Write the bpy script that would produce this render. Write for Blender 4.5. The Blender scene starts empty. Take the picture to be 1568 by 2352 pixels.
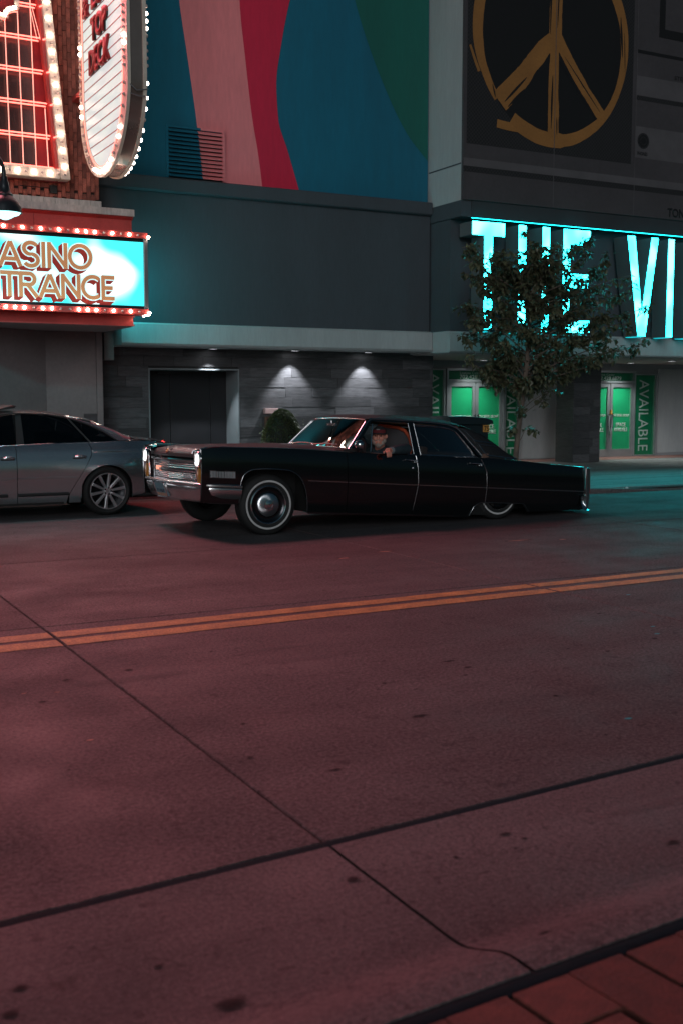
import bpy, bmesh, math, random
from mathutils import Vector, Matrix, noise
random.seed(7)
R = math.radians
S = bpy.context.scene
C = S.collection

# ---------------------------------------------------------------- camera, sky, sun, exposure
cam_d = bpy.data.cameras.new('camera'); cam = bpy.data.objects.new('camera', cam_d); C.objects.link(cam)
cam.location = (0, 0, 1.6)
cam.rotation_euler = (R(90 - 5.77), 0, R(-28.0))
cam_d.sensor_fit = 'HORIZONTAL'; cam_d.sensor_width = 24.0; cam_d.lens = 24.0 * 2583 / 1568
cam_d.clip_start = 0.05; cam_d.clip_end = 500
cam_d.dof.use_dof = True; cam_d.dof.focus_distance = 14.0; cam_d.dof.aperture_fstop = 3.2
S.camera = cam

SUN_DIR = Vector((0.46, 0.84, -0.24)).normalized()      # the way the faint night glow travels
w = bpy.data.worlds.new('World'); S.world = w; w.use_nodes = True
wn = w.node_tree.nodes; wl = w.node_tree.links
bg = wn['Background']
sky = wn.new('ShaderNodeTexSky'); sky.sky_type = 'NISHITA'; sky.sun_disc = False
sky.sun_elevation = R(22.0); sky.sun_rotation = math.atan2(-SUN_DIR.x, -SUN_DIR.y)
sky.air_density = 1.0; sky.dust_density = 2.0
hsv = wn.new('ShaderNodeHueSaturation'); hsv.inputs['Saturation'].default_value = 0.75
wl.new(sky.outputs[0], hsv.inputs['Color']); tint = wn.new('ShaderNodeMix'); tint.data_type = 'RGBA'; tint.blend_type = 'MULTIPLY'; tint.inputs['Factor'].default_value = 1.0; tint.inputs['B'].default_value = (0.42, 0.84, 1.0, 1)
wl.new(hsv.outputs[0], tint.inputs['A']); wl.new(tint.outputs['Result'], bg.inputs['Color'])
bg.inputs['Strength'].default_value = 0.011

sun_d = bpy.data.lights.new('night_glow_sun', 'SUN'); sun = bpy.data.objects.new('night_glow_sun', sun_d); C.objects.link(sun)
sun_d.energy = 0.66; sun_d.angle = R(25); sun_d.color = (0.96, 0.95, 1.0)
sun.rotation_euler = SUN_DIR.to_track_quat('-Z', 'Y').to_euler(); sun.location = (0, -10, 20)

vs = S.view_settings
S.display_settings.display_device = 'sRGB'
vs.view_transform = 'Standard'; vs.look = 'None'; vs.exposure = 0.0; vs.gamma = 1.0; vs.use_curve_mapping = False

# ---------------------------------------------------------------- materials
M = {}
def mat(name, col, rough=0.6, metal=0.0, var=0.0, scale=4.0, bump=0.0, bscale=40.0, coat=0.0, rnd=0.0, spec=0.5, stretch=None, fine=0.0):
    m = bpy.data.materials.new(name); m.use_nodes = True
    n = m.node_tree.nodes; l = m.node_tree.links; p = n['Principled BSDF']
    p.inputs['Roughness'].default_value = rough; p.inputs['Metallic'].default_value = metal
    p.inputs['Coat Weight'].default_value = coat; p.inputs['Coat Roughness'].default_value = 0.05
    p.inputs['Specular IOR Level'].default_value = spec
    tc = n.new('ShaderNodeTexCoord'); src = tc.outputs['Object']
    if stretch:
        mp = n.new('ShaderNodeMapping'); mp.inputs['Scale'].default_value = stretch; l.new(src, mp.inputs[0]); src = mp.outputs[0]
    nz = n.new('ShaderNodeTexNoise'); nz.inputs['Scale'].default_value = scale; nz.inputs['Detail'].default_value = 8
    nz.inputs['Roughness'].default_value = 0.65
    l.new(src, nz.inputs['Vector'])
    rp = n.new('ShaderNodeMapRange'); rp.inputs[1].default_value = 0.3; rp.inputs[2].default_value = 0.7
    rp.inputs[3].default_value = 1 - var; rp.inputs[4].default_value = 1 + var
    l.new(nz.outputs['Fac'], rp.inputs[0]); val = rp.outputs[0]
    if fine:
        n2 = n.new('ShaderNodeTexNoise'); n2.inputs['Scale'].default_value = scale * 14; n2.inputs['Detail'].default_value = 4
        l.new(src, n2.inputs['Vector'])
        r2 = n.new('ShaderNodeMapRange'); r2.inputs[1].default_value = 0.3; r2.inputs[2].default_value = 0.7
        r2.inputs[3].default_value = 1 - fine; r2.inputs[4].default_value = 1 + fine; l.new(n2.outputs['Fac'], r2.inputs[0])
        mm = n.new('ShaderNodeMath'); mm.operation = 'MULTIPLY'; l.new(val, mm.inputs[0]); l.new(r2.outputs[0], mm.inputs[1]); val = mm.outputs[0]
    if rnd:
        oi = n.new('ShaderNodeObjectInfo'); r3 = n.new('ShaderNodeMapRange')
        r3.inputs[3].default_value = 1 - rnd; r3.inputs[4].default_value = 1 + rnd; l.new(oi.outputs['Random'], r3.inputs[0])
        mm = n.new('ShaderNodeMath'); mm.operation = 'MULTIPLY'; l.new(val, mm.inputs[0]); l.new(r3.outputs[0], mm.inputs[1]); val = mm.outputs[0]
    vm = n.new('ShaderNodeVectorMath'); vm.operation = 'SCALE'; vm.inputs[0].default_value = col[:3]
    l.new(val, vm.inputs['Scale']); l.new(vm.outputs[0], p.inputs['Base Color'])
    if var or fine:
        rr = n.new('ShaderNodeMapRange'); rr.inputs[3].default_value = max(0.02, rough - 0.12 * min(1, rough * 2)); rr.inputs[4].default_value = min(1, rough + 0.12 * min(1, rough * 2))
        l.new(nz.outputs['Fac'], rr.inputs[0]); l.new(rr.outputs[0], p.inputs['Roughness'])
    if bump:
        nb = n.new('ShaderNodeTexNoise'); nb.inputs['Scale'].default_value = bscale; nb.inputs['Detail'].default_value = 6
        l.new(src, nb.inputs['Vector'])
        b = n.new('ShaderNodeBump'); b.inputs['Strength'].default_value = bump; b.inputs['Distance'].default_value = 0.01
        l.new(nb.outputs['Fac'], b.inputs['Height']); l.new(b.outputs[0], p.inputs['Normal'])
    M[name] = m
    return m
def emat(name, col, strength, base=None, hot=None):
    m = bpy.data.materials.new(name); m.use_nodes = True
    n = m.node_tree.nodes; l = m.node_tree.links; p = n['Principled BSDF']
    p.inputs['Base Color'].default_value = (*(base or col), 1); p.inputs['Roughness'].default_value = 0.35
    p.inputs['Emission Strength'].default_value = strength; p.inputs['Emission Color'].default_value = (*col, 1)
    if hot:                                     # uneven lamps behind a translucent sheet
        tc = n.new('ShaderNodeTexCoord'); nz = n.new('ShaderNodeTexNoise'); nz.inputs['Scale'].default_value = hot[1]; nz.inputs['Detail'].default_value = 1
        l.new(tc.outputs['Object'], nz.inputs['Vector'])
        r = n.new('ShaderNodeMapRange'); r.interpolation_type = 'SMOOTHSTEP'; r.inputs[1].default_value = hot[2]; r.inputs[2].default_value = hot[3]
        l.new(nz.outputs['Fac'], r.inputs[0])
        mx = n.new('ShaderNodeMix'); mx.data_type = 'RGBA'; mx.inputs['A'].default_value = (*col, 1); mx.inputs['B'].default_value = (*hot[0], 1)
        l.new(r.outputs[0], mx.inputs['Factor']); l.new(mx.outputs['Result'], p.inputs['Emission Color'])
    M[name] = m
    return m
def glass(name, tint, refl=1.0, rough=0.02):
    m = bpy.data.materials.new(name); m.use_nodes = True
    n = m.node_tree.nodes; l = m.node_tree.links
    for x in list(n):
        if x.type == 'BSDF_PRINCIPLED': n.remove(x)
    o = [x for x in n if x.type == 'OUTPUT_MATERIAL'][0]
    t = n.new('ShaderNodeBsdfTransparent'); t.inputs[0].default_value = (*tint, 1)
    g = n.new('ShaderNodeBsdfGlossy'); g.inputs['Roughness'].default_value = rough; g.inputs[0].default_value = (refl, refl, refl, 1)
    f = n.new('ShaderNodeFresnel'); f.inputs[0].default_value = 1.5
    mx = n.new('ShaderNodeMixShader'); l.new(f.outputs[0], mx.inputs[0]); l.new(t.outputs[0], mx.inputs[1]); l.new(g.outputs[0], mx.inputs[2])
    l.new(mx.outputs[0], o.inputs[0]); M[name] = m
    return m

def road_mat(name, col, dark=0.55, seed=0.0, speck=0.35):
    """pavement: large wear patches, aggregate speckle, dark drips, fine relief - world coordinates"""
    m = bpy.data.materials.new(name); m.use_nodes = True
    n = m.node_tree.nodes; l = m.node_tree.links; p = n['Principled BSDF']
    g = n.new('ShaderNodeNewGeometry'); mp = n.new('ShaderNodeMapping'); mp.inputs['Location'].default_value = (seed, seed * 2, 0)
    l.new(g.outputs['Position'], mp.inputs[0])
    def nz(sc, det, lo, hi, a, b, st=None, ro=0.6):
        x = n.new('ShaderNodeTexNoise'); x.inputs['Scale'].default_value = sc; x.inputs['Detail'].default_value = det; x.inputs['Roughness'].default_value = ro
        src = mp.outputs[0]
        if st:
            q = n.new('ShaderNodeMapping'); q.inputs['Scale'].default_value = st; l.new(src, q.inputs[0]); src = q.outputs[0]
        l.new(src, x.inputs['Vector'])
        r = n.new('ShaderNodeMapRange'); r.inputs[1].default_value = lo; r.inputs[2].default_value = hi; r.inputs[3].default_value = a; r.inputs[4].default_value = b
        l.new(x.outputs['Fac'], r.inputs[0]); return x, r.outputs[0]
    def mul(a, b):
        q = n.new('ShaderNodeMath'); q.operation = 'MULTIPLY'; l.new(a, q.inputs[0]); l.new(b, q.inputs[1]); return q.outputs[0]
    _, a = nz(0.55, 6, 0.3, 0.7, 0.86, 1.14)
    _, b = nz(1.0, 5, 0.3, 0.72, 0.78, 1.22, st=(0.14, 2.6, 1))           # wear along the lane
    fx, c = nz(48, 3, 0.38, 0.62, 1 - speck, 1 + speck, ro=0.75)
    _, d = nz(9, 3, 0.62, 0.68, 1.0, dark)                              # small dark blotches
    _, e = nz(23, 2, 0.64, 0.69, 1.0, dark)
    _, lt = nz(16, 2, 0.24, 0.3, 1.45, 1.0)
    ck = n.new('ShaderNodeTexNoise'); ck.inputs['Scale'].default_value = 0.7; ck.inputs['Detail'].default_value = 7; ck.inputs['Roughness'].default_value = 0.55; l.new(mp.outputs[0], ck.inputs['Vector'])
    s1 = n.new('ShaderNodeMath'); s1.operation = 'SUBTRACT'; s1.inputs[1].default_value = 0.5; l.new(ck.outputs['Fac'], s1.inputs[0])
    s2 = n.new('ShaderNodeMath'); s2.operation = 'ABSOLUTE'; l.new(s1.outputs[0], s2.inputs[0])
    s3 = n.new('ShaderNodeMapRange'); s3.inputs[1].default_value = 0.0; s3.inputs[2].default_value = 0.004; s3.inputs[3].default_value = 0.6; s3.inputs[4].default_value = 1.0; l.new(s2.outputs[0], s3.inputs[0])
    _, gr2 = nz(110, 2, 0.38, 0.62, 0.72, 1.28, ro=0.8)
    v = mul(mul(mul(mul(a, b), mul(c, d)), mul(e, lt)), mul(s3.outputs[0], gr2))
    vm = n.new('ShaderNodeVectorMath'); vm.operation = 'SCALE'; vm.inputs[0].default_value = col
    l.new(v, vm.inputs['Scale']); l.new(vm.outputs[0], p.inputs['Base Color'])
    p.inputs['Roughness'].default_value = 0.62
    _, rr = nz(1.4, 5, 0.3, 0.7, 0.60, 0.85); p.inputs['Specular IOR Level'].default_value = 0.4; l.new(rr, p.inputs['Roughness'])
    bp = n.new('ShaderNodeBump'); bp.inputs['Strength'].default_value = 0.9; bp.inputs['Distance'].default_value = 0.008
    l.new(fx.outputs['Fac'], bp.inputs['Height']); l.new(bp.outputs[0], p.inputs['Normal'])
    M[name] = m
    return m

road_mat('road_concrete', (0.092, 0.082, 0.084), speck=0.5)
road_mat('gutter_concrete', (0.130, 0.117, 0.118), seed=31, speck=0.3)
road_mat('sidewalk_concrete', (0.21, 0.21, 0.205), seed=12, speck=0.2)
mat('joint_sealant', (0.006, 0.022, 0.029), 0.85, spec=0.12, var=0.3, scale=9, bump=0.3)
mat('joint_dirt', (0.035, 0.029, 0.028), 0.9, var=0.4, scale=8)
mat('paver_brick', (0.15, 0.048, 0.036), 0.75, var=0.35, scale=9, bump=0.5, bscale=60, rnd=0.2, fine=0.25)
mat('stain', (0.030, 0.026, 0.027), 0.9, spec=0.2, var=0.3, scale=20)
mat('yellow_paint', (0.46, 0.27, 0.085), 0.65, var=0.38, scale=5, bump=0.5, bscale=90, fine=0.4)
mat('painted_teal_glint', (0.02, 0.35, 0.4), 0.6, var=0.2)
mat('gray_stucco', (0.052, 0.062, 0.073), 0.85, var=0.12, scale=1.2, bump=0.25, bscale=120, fine=0.05, stretch=(1.6, 1.6, 0.3))
mat('dark_band', (0.035, 0.037, 0.042), 0.8, var=0.15, scale=1.5, bump=0.2, bscale=120)
mat('light_stucco', (0.36, 0.385, 0.39), 0.85, var=0.1, scale=1.3, bump=0.25, bscale=120, fine=0.05, stretch=(1.6, 1.6, 0.3))
mat('white_stucco', (0.36, 0.375, 0.38), 0.85, var=0.1, scale=1.0, bump=0.25, bscale=120, fine=0.04, stretch=(1.6, 1.6, 0.3))
mat('mural_blue', (0.002, 0.125, 0.20), 0.75, var=0.14, scale=0.9, bump=0.3, bscale=110, fine=0.04, stretch=(1.6, 1.6, 0.3))
mat('mural_pink', (0.80, 0.22, 0.235), 0.75, var=0.06, scale=0.9, bump=0.3, bscale=110, fine=0.05, stretch=(1.6, 1.6, 0.3))
mat('mural_red', (0.60, 0.014, 0.055), 0.75, var=0.08, scale=0.9, bump=0.3, bscale=110, fine=0.05, stretch=(1.6, 1.6, 0.3))
mat('mural_green', (0.004, 0.115, 0.09), 0.75, var=0.1, scale=0.9, bump=0.3, bscale=110, fine=0.05, stretch=(1.6, 1.6, 0.3))
mat('casino_wall', (0.20, 0.18, 0.18), 0.85, var=0.12, scale=1.3, bump=0.25, bscale=130, fine=0.06)
mat('stone_plank', (0.062, 0.060, 0.064), 0.55, var=0.45, scale=5, bump=0.35, bscale=20, rnd=0.38, stretch=(1, 1, 9), fine=0.25)
mat('grout', (0.03, 0.03, 0.03), 0.9)
mat('dark_door', (0.005, 0.005, 0.007), 0.55, var=0.15, scale=2)
mat('door_frame_gray', (0.17, 0.19, 0.20), 0.5, var=0.1)
mat('brick_red', (0.34, 0.095, 0.065), 0.7, var=0.35, scale=10, bump=0.4, bscale=70, rnd=0.45, fine=0.2)
mat('mortar', (0.05, 0.035, 0.03), 0.9)
mat('cream_metal', (0.72, 0.62, 0.52), 0.4, var=0.12, scale=6)
mat('white_ledge', (0.5, 0.46, 0.43), 0.7, var=0.25, scale=6, stretch=(3, 3, 1))
mat('red_metal', (0.62, 0.085, 0.075), 0.5, var=0.18, scale=2.5, fine=0.06)
mat('soffit', (0.33, 0.31, 0.31), 0.8, var=0.08)
mat('black_trim', (0.012, 0.012, 0.013), 0.5)
mat('gray_metal', (0.35, 0.35, 0.36), 0.4, metal=0.6, var=0.1)
mat('alu', (0.42, 0.44, 0.45), 0.38, metal=0.75, var=0.08)
mat('chrome', (0.78, 0.78, 0.79), 0.12, metal=1.0)
mat('chrome_brushed', (0.5, 0.5, 0.52), 0.24, metal=1.0, var=0.1, scale=30)
mat('chrome_sheet', (0.42, 0.31, 0.27), 0.26, metal=0.7, var=0.15, scale=2, bump=0.5, bscale=3.5)  # brown base colour stands in for warm bulb reflections in the chrome
mat('mirror_panel', (0.09, 0.06, 0.058), 0.22, metal=0.6, var=0.25, scale=1.5, bump=0.15, bscale=4)
mat('neon_glass_off', (0.55, 0.45, 0.42), 0.2)
mat('sign_red_back', (0.30, 0.012, 0.016), 0.5, var=0.2)
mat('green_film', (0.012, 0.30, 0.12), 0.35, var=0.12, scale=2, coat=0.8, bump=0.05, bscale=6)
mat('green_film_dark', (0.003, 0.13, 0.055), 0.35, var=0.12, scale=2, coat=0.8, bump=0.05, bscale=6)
mat('white_print', (0.62, 0.66, 0.62), 0.6)
mat('pale_print', (0.33, 0.40, 0.36), 0.6)
mat('wall_pale', (0.30, 0.30, 0.31), 0.8, var=0.1, scale=1.4, bump=0.15)
mat('red_tile', (0.26, 0.12, 0.10), 0.6, var=0.2, scale=4)
mat('boom_body', (0.058, 0.051, 0.055), 0.8, var=0.15, scale=1.0, bump=0.2, bscale=120, fine=0.06)
mat('boom_light', (0.10, 0.09, 0.095), 0.8, var=0.18, scale=2.0, bump=0.2, bscale=120)
mat('boom_dark', (0.035, 0.033, 0.036), 0.8, var=0.12, scale=1.0)
mat('boom_black', (0.006, 0.006, 0.007), 0.8, var=0.2)
mat('boom_brown', (0.31, 0.135, 0.035), 0.8, var=0.14, scale=1.6, fine=0.08)
mat('letter_side', (0.10, 0.11, 0.115), 0.5, var=0.08)
mat('bark', (0.13, 0.095, 0.075), 0.9, var=0.4, scale=14, bump=0.7, bscale=30, stretch=(1, 1, 0.3))
mat('leaf', (0.078, 0.080, 0.042), 0.5, var=0.5, scale=2.2)
mat('shrub_leaf', (0.06, 0.075, 0.026), 0.38, var=0.5, scale=9)
mat('lamp_metal', (0.03, 0.035, 0.04), 0.35, metal=0.3, var=0.2)
mat('black_paint', (0.004, 0.005, 0.0055), 0.09, coat=1.0, var=0.2, scale=1.0)
mat('dusty_black_paint', (0.05, 0.042, 0.042), 0.45, coat=0.25, var=0.25, scale=3, fine=0.1)
mat('vinyl', (0.012, 0.012, 0.013), 0.45, bump=0.5, bscale=260, var=0.2, scale=60)
mat('under_black', (0.006, 0.006, 0.006), 0.8)
mat('tyre', (0.012, 0.012, 0.012), 0.75, bump=0.2, bscale=60)
mat('whitewall', (0.55, 0.54, 0.53), 0.65, var=0.12, scale=12)
mat('hub_dark', (0.05, 0.05, 0.055), 0.2, metal=0.9)
mat('amber_lens', (0.55, 0.22, 0.04), 0.12, coat=0.5, bump=0.4, bscale=120)
mat('ribbed_lens', (0.42, 0.44, 0.45), 0.18, coat=0.4, metal=0.3)
mat('interior_tan', (0.16, 0.09, 0.065), 0.6, var=0.15, scale=6)
mat('interior_dark', (0.018, 0.014, 0.014), 0.75)
mat('seat_orange', (0.50, 0.085, 0.035), 0.55, var=0.1)
mat('seat_gray', (0.09, 0.09, 0.095), 0.7)
mat('plate_blue', (0.22, 0.36, 0.42), 0.4, var=0.1)
mat('plate_ink', (0.02, 0.03, 0.07), 0.5)
mat('plate_sand', (0.6, 0.35, 0.25), 0.5, var=0.3, scale=20)
mat('silver_paint', (0.62, 0.62, 0.64), 0.2, metal=0.92, coat=0.7, var=0.03, scale=1.0)
mat('alloy', (0.62, 0.62, 0.64), 0.3, metal=0.9)
mat('tail_red', (0.30, 0.006, 0.01), 0.15, coat=0.5)
mat('skin', (0.60, 0.25, 0.18), 0.55, var=0.12, scale=14)  # extra red in the colour stands in for red light on the face
mat('beard', (0.34, 0.27, 0.23), 0.9, var=0.4, scale=60, bump=0.6, bscale=150)
mat('cap_black', (0.012, 0.012, 0.014), 0.85)
mat('cap_red', (0.11, 0.008, 0.012), 0.85)
mat('jacket', (0.018, 0.032, 0.04), 0.7, var=0.25, scale=12)
mat('cuff_cloth', (0.16, 0.2, 0.21), 0.8)
mat('pink_box', (0.52, 0.33, 0.32), 0.5, var=0.1)
mat('wood_box', (0.12, 0.06, 0.04), 0.6, var=0.25, scale=8)
mat('kiosk_paint', (0.012, 0.02, 0.024), 0.3, coat=0.4)
mat('orange_plate', (0.55, 0.26, 0.06), 0.55, var=0.1)
mat('litter_white', (0.7, 0.7, 0.68), 0.7, var=0.1)
glass('car_glass', (0.66, 0.76, 0.76), refl=0.5)
glass('tint_glass', (0.10, 0.11, 0.115))
glass('rear_glass', (0.42, 0.44, 0.44))
glass('clear_globe', (0.8, 0.8, 0.78), rough=0.08)
emat('neon_red', (1.0, 0.17, 0.13), 3.4)
emat('neon_pale', (1.0, 0.40, 0.31), 1.35)
emat('bulb_lit', (1.0, 0.82, 0.70), 15.0)
emat('bulb_warm', (1.0, 0.70, 0.56), 80.0)
emat('marquee_face', (0.05, 0.70, 0.74), 1.35, hot=((0.92, 1.0, 0.98), 1.15, 0.44, 0.60))
emat('blade_face', (0.66, 0.78, 0.77), 0.80, base=(0.12, 0.12, 0.12), hot=((0.72, 0.86, 0.82), 1.0, 0.45, 0.62))
emat('letter_teal', (0.009, 0.62, 0.68), 27.0, hot=((0.028, 0.70, 0.74), 1.6, 0.4, 0.62))
emat('marquee_side', (0.06, 0.75, 0.80), 9.0)
mat('chrome_satin', (0.8, 0.78, 0.78), 0.26, metal=1.0)
emat('teal_lamp', (0.008, 0.50, 0.56), 9.0)
emat('added_under_glow', (0.01, 0.5, 0.56), 1.1)
emat('lamp_globe', (0.42, 0.95, 0.97), 2.2)
emat('downlight', (0.93, 0.97, 1.0), 9.0)
emat('headlamp_lit', (1.0, 1.0, 0.97), 1.6)
emat('print_gold', (0.62, 0.27, 0.12), 0.5)
emat('print_pale', (0.55, 0.90, 0.90), 1.0)
emat('print_dark', (0.36, 0.04, 0.03), 0.42)
emat('print_orange', (0.75, 0.30, 0.16), 0.55)
emat('amber_on', (1.0, 0.36, 0.22), 0.9)
def dots(m):                                    # two-tone stipple of the printed lettering
    n = m.node_tree.nodes; l = m.node_tree.links; p = n['Principled BSDF']
    g = n.new('ShaderNodeNewGeometry'); ck = n.new('ShaderNodeTexChecker'); ck.inputs['Scale'].default_value = 55
    ck.inputs['Color1'].default_value = (0.74, 0.36, 0.17, 1); ck.inputs['Color2'].default_value = (0.42, 0.15, 0.06, 1)
    l.new(g.outputs['Position'], ck.inputs['Vector']); l.new(ck.outputs['Color'], p.inputs['Emission Color'])
dots(M['print_gold'])
def weave(m):                                   # woven speaker cloth
    n = m.node_tree.nodes; l = m.node_tree.links; p = n['Principled BSDF']
    g = n.new('ShaderNodeNewGeometry'); ck = n.new('ShaderNodeTexChecker'); ck.inputs['Scale'].default_value = 26
    ck.inputs['Color1'].default_value = (0.026, 0.024, 0.026, 1); ck.inputs['Color2'].default_value = (0.010, 0.010, 0.011, 1)
    l.new(g.outputs['Position'], ck.inputs['Vector']); l.new(ck.outputs['Color'], p.inputs['Base Color'])
weave(M['boom_dark'])

def radial(m):                                  # spun metal: highlights fan out from the axle
    n = m.node_tree.nodes; l = m.node_tree.links; p = n['Principled BSDF']
    t = n.new('ShaderNodeTangent'); t.direction_type = 'RADIAL'; t.axis = 'Y'; p.inputs['Anisotropic'].default_value = 0.92
    l.new(t.outputs[0], p.inputs['Tangent'])
mat('spun_metal', (0.8, 0.8, 0.82), 0.28, metal=1.0); radial(M['spun_metal'])

# ---------------------------------------------------------------- mesh helpers
class MB:
    def __init__(s): s.v = []; s.f = []
    def add(s, vs, fs):
        b = len(s.v); s.v += [tuple(p) for p in vs]; s.f += [tuple(b + i for i in f) for f in fs]; return s
    def box(s, x0, x1, y0, y1, z0, z1):
        return s.add([(x0,y0,z0),(x1,y0,z0),(x1,y1,z0),(x0,y1,z0),(x0,y0,z1),(x1,y0,z1),(x1,y1,z1),(x0,y1,z1)],
                     [(0,3,2,1),(4,5,6,7),(0,1,5,4),(1,2,6,5),(2,3,7,6),(3,0,4,7)])
    def prism(s, poly, axis, a0, a1):
        """poly of (p,q) extruded along axis: 'y' -> (x,z), 'x' -> (y,z), 'z' -> (x,y)"""
        f = {'y': lambda p, a: (p[0], a, p[1]), 'x': lambda p, a: (a, p[0], p[1]), 'z': lambda p, a: (p[0], p[1], a)}[axis]
        n = len(poly)
        s.add([f(p, a0) for p in poly] + [f(p, a1) for p in poly],
              [tuple(range(n))[::-1], tuple(range(n, 2 * n))] + [(i, (i+1) % n, n + (i+1) % n, n + i) for i in range(n)])
        return s
    def grid(s, rows, wrap=False):
        nr, nc = len(rows), len(rows[0])
        fs = []
        for i in range(nr - 1):
            for j in range(nc if wrap else nc - 1):
                k = (j + 1) % nc
                fs.append((i*nc + j, i*nc + k, (i+1)*nc + k, (i+1)*nc + j))
        return s.add([p for r in rows for p in r], fs)
    def tube(s, path, r, n=8, closed=False, cap=True):
        P = [Vector(p) for p in path]; m = len(P); rows = []
        prev = None
        for i, p in enumerate(P):
            if closed: t = P[(i+1) % m] - P[i-1]
            else: t = P[min(i+1, m-1)] - P[max(i-1, 0)]
            t.normalize()
            if prev is None:
                a = Vector((0,0,1)) if abs(t.z) < 0.9 else Vector((1,0,0)); u = t.cross(a).normalized()
            else:
                u = (prev - t * prev.dot(t)); u = u.normalized() if u.length > 1e-6 else t.orthogonal().normalized()
            prev = u; v = t.cross(u)
            rr = r[i] if isinstance(r, (list, tuple)) else r
            rows.append([p + (u * math.cos(2*math.pi*k/n) + v * math.sin(2*math.pi*k/n)) * rr for k in range(n)])
        if closed: rows.append(rows[0])
        b = len(s.v); s.grid(rows, wrap=True)
        if cap and not closed:
            s.f.append(tuple(b + k for k in range(n))[::-1]); s.f.append(tuple(b + (len(rows)-1)*n + k for k in range(n)))
        return s
    def lathe(s, prof, n=24, org=(0,0,0), axis='z'):
        """prof of (r, h) turned about an axis through org"""
        rows = []
        for r, h in prof:
            row = []
            for k in range(n):
                a = 2*math.pi*k/n; c, q = r*math.cos(a), r*math.sin(a)
                d = {'z': (c, q, h), 'y': (c, h, q), 'x': (h, c, q)}[axis]
                row.append((org[0]+d[0], org[1]+d[1], org[2]+d[2]))
            rows.append(row)
        return s.grid(rows, wrap=True)
    def ball(s, c, r, n=8, m=6, sc=(1,1,1)):
        rows = [[(c[0]+sc[0]*r*math.sin(math.pi*i/m)*math.cos(2*math.pi*k/n), c[1]+sc[1]*r*math.sin(math.pi*i/m)*math.sin(2*math.pi*k/n), c[2]+sc[2]*r*math.cos(math.pi*i/m)) for k in range(n)] for i in range(m+1)]
        return s.grid(rows, wrap=True)
    def xf(s, fn):
        s.v = [tuple(fn(*p)) for p in s.v]; return s
    def mesh(s, name, m=None, smooth=None, bev=0.0, recalc=True, merge=1e-5):
        me = bpy.data.meshes.new(name); me.from_pydata(s.v, [], s.f)
        bm = bmesh.new(); bm.from_mesh(me)
        if merge: bmesh.ops.remove_doubles(bm, verts=bm.verts, dist=merge)
        bmesh.ops.dissolve_degenerate(bm, dist=1e-6, edges=bm.edges)
        if recalc: bmesh.ops.recalc_face_normals(bm, faces=bm.faces)
        if bev: bmesh.ops.bevel(bm, geom=[e for e in bm.edges if len(e.link_faces) == 2 and e.calc_face_angle(0) > 0.5], offset=bev, segments=2, affect='EDGES', profile=0.5)
        bm.to_mesh(me); bm.free()
        if smooth:
            me.shade_smooth(); me.set_sharp_from_angle(angle=R(smooth))
        if m: me.materials.append(M[m])
        return me
    def obj(s, name, m, parent=None, smooth=None, bev=0.0, **k):
        o = bpy.data.objects.new(name, s.mesh(name, m, smooth, bev, **k)); C.objects.link(o)
        if parent: o.parent = parent
        return o
def B(*a): return MB().box(*a)
def share(name, me, parent, loc=(0,0,0), rot=(0,0,0), scale=(1,1,1)):
    o = bpy.data.objects.new(name, me); C.objects.link(o); o.parent = parent; o.location = loc; o.rotation_euler = rot; o.scale = scale; return o
def thing(name, label, cat, loc=(0,0,0), rz=0, group=None):
    o = bpy.data.objects.new(name, None); C.objects.link(o); o.location = loc; o.rotation_euler = (0,0,rz); o.empty_display_size = 0.3
    o['label'] = label; o['category'] = cat
    if group: o['group'] = group
    return o
def structure(o): o['kind'] = 'structure'; return o
def lerp(a, b, t): return a + (b - a) * t
def interp(tab, x):
    if x <= tab[0][0]: return tab[0][1]
    for (a, b), (c, d) in zip(tab, tab[1:]):
        if x <= c: return b + (d - b) * (x - a) / (c - a) if c > a else d
    return tab[-1][1]
def smoothtab(tab, x):                          # monotone-ish cubic through a table
    if x <= tab[0][0]: return tab[0][1]
    if x >= tab[-1][0]: return tab[-1][1]
    for i in range(len(tab) - 1):
        if x <= tab[i+1][0]:
            x0, y0 = tab[i]; x1, y1 = tab[i+1]; h = x1 - x0; t = (x - x0) / h
            def sl(j):
                if j <= 0: return (tab[1][1]-tab[0][1])/(tab[1][0]-tab[0][0])
                if j >= len(tab)-1: return (tab[-1][1]-tab[-2][1])/(tab[-1][0]-tab[-2][0])
                a = (tab[j][1]-tab[j-1][1])/(tab[j][0]-tab[j-1][0]); b = (tab[j+1][1]-tab[j][1])/(tab[j+1][0]-tab[j][0])
                return 0 if a*b <= 0 else 2*a*b/(a+b)
            m0, m1 = sl(i), sl(i+1)
            return (2*t**3-3*t*t+1)*y0 + (t**3-2*t*t+t)*h*m0 + (-2*t**3+3*t*t)*y1 + (t**3-t*t)*h*m1
_dg = None
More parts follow.
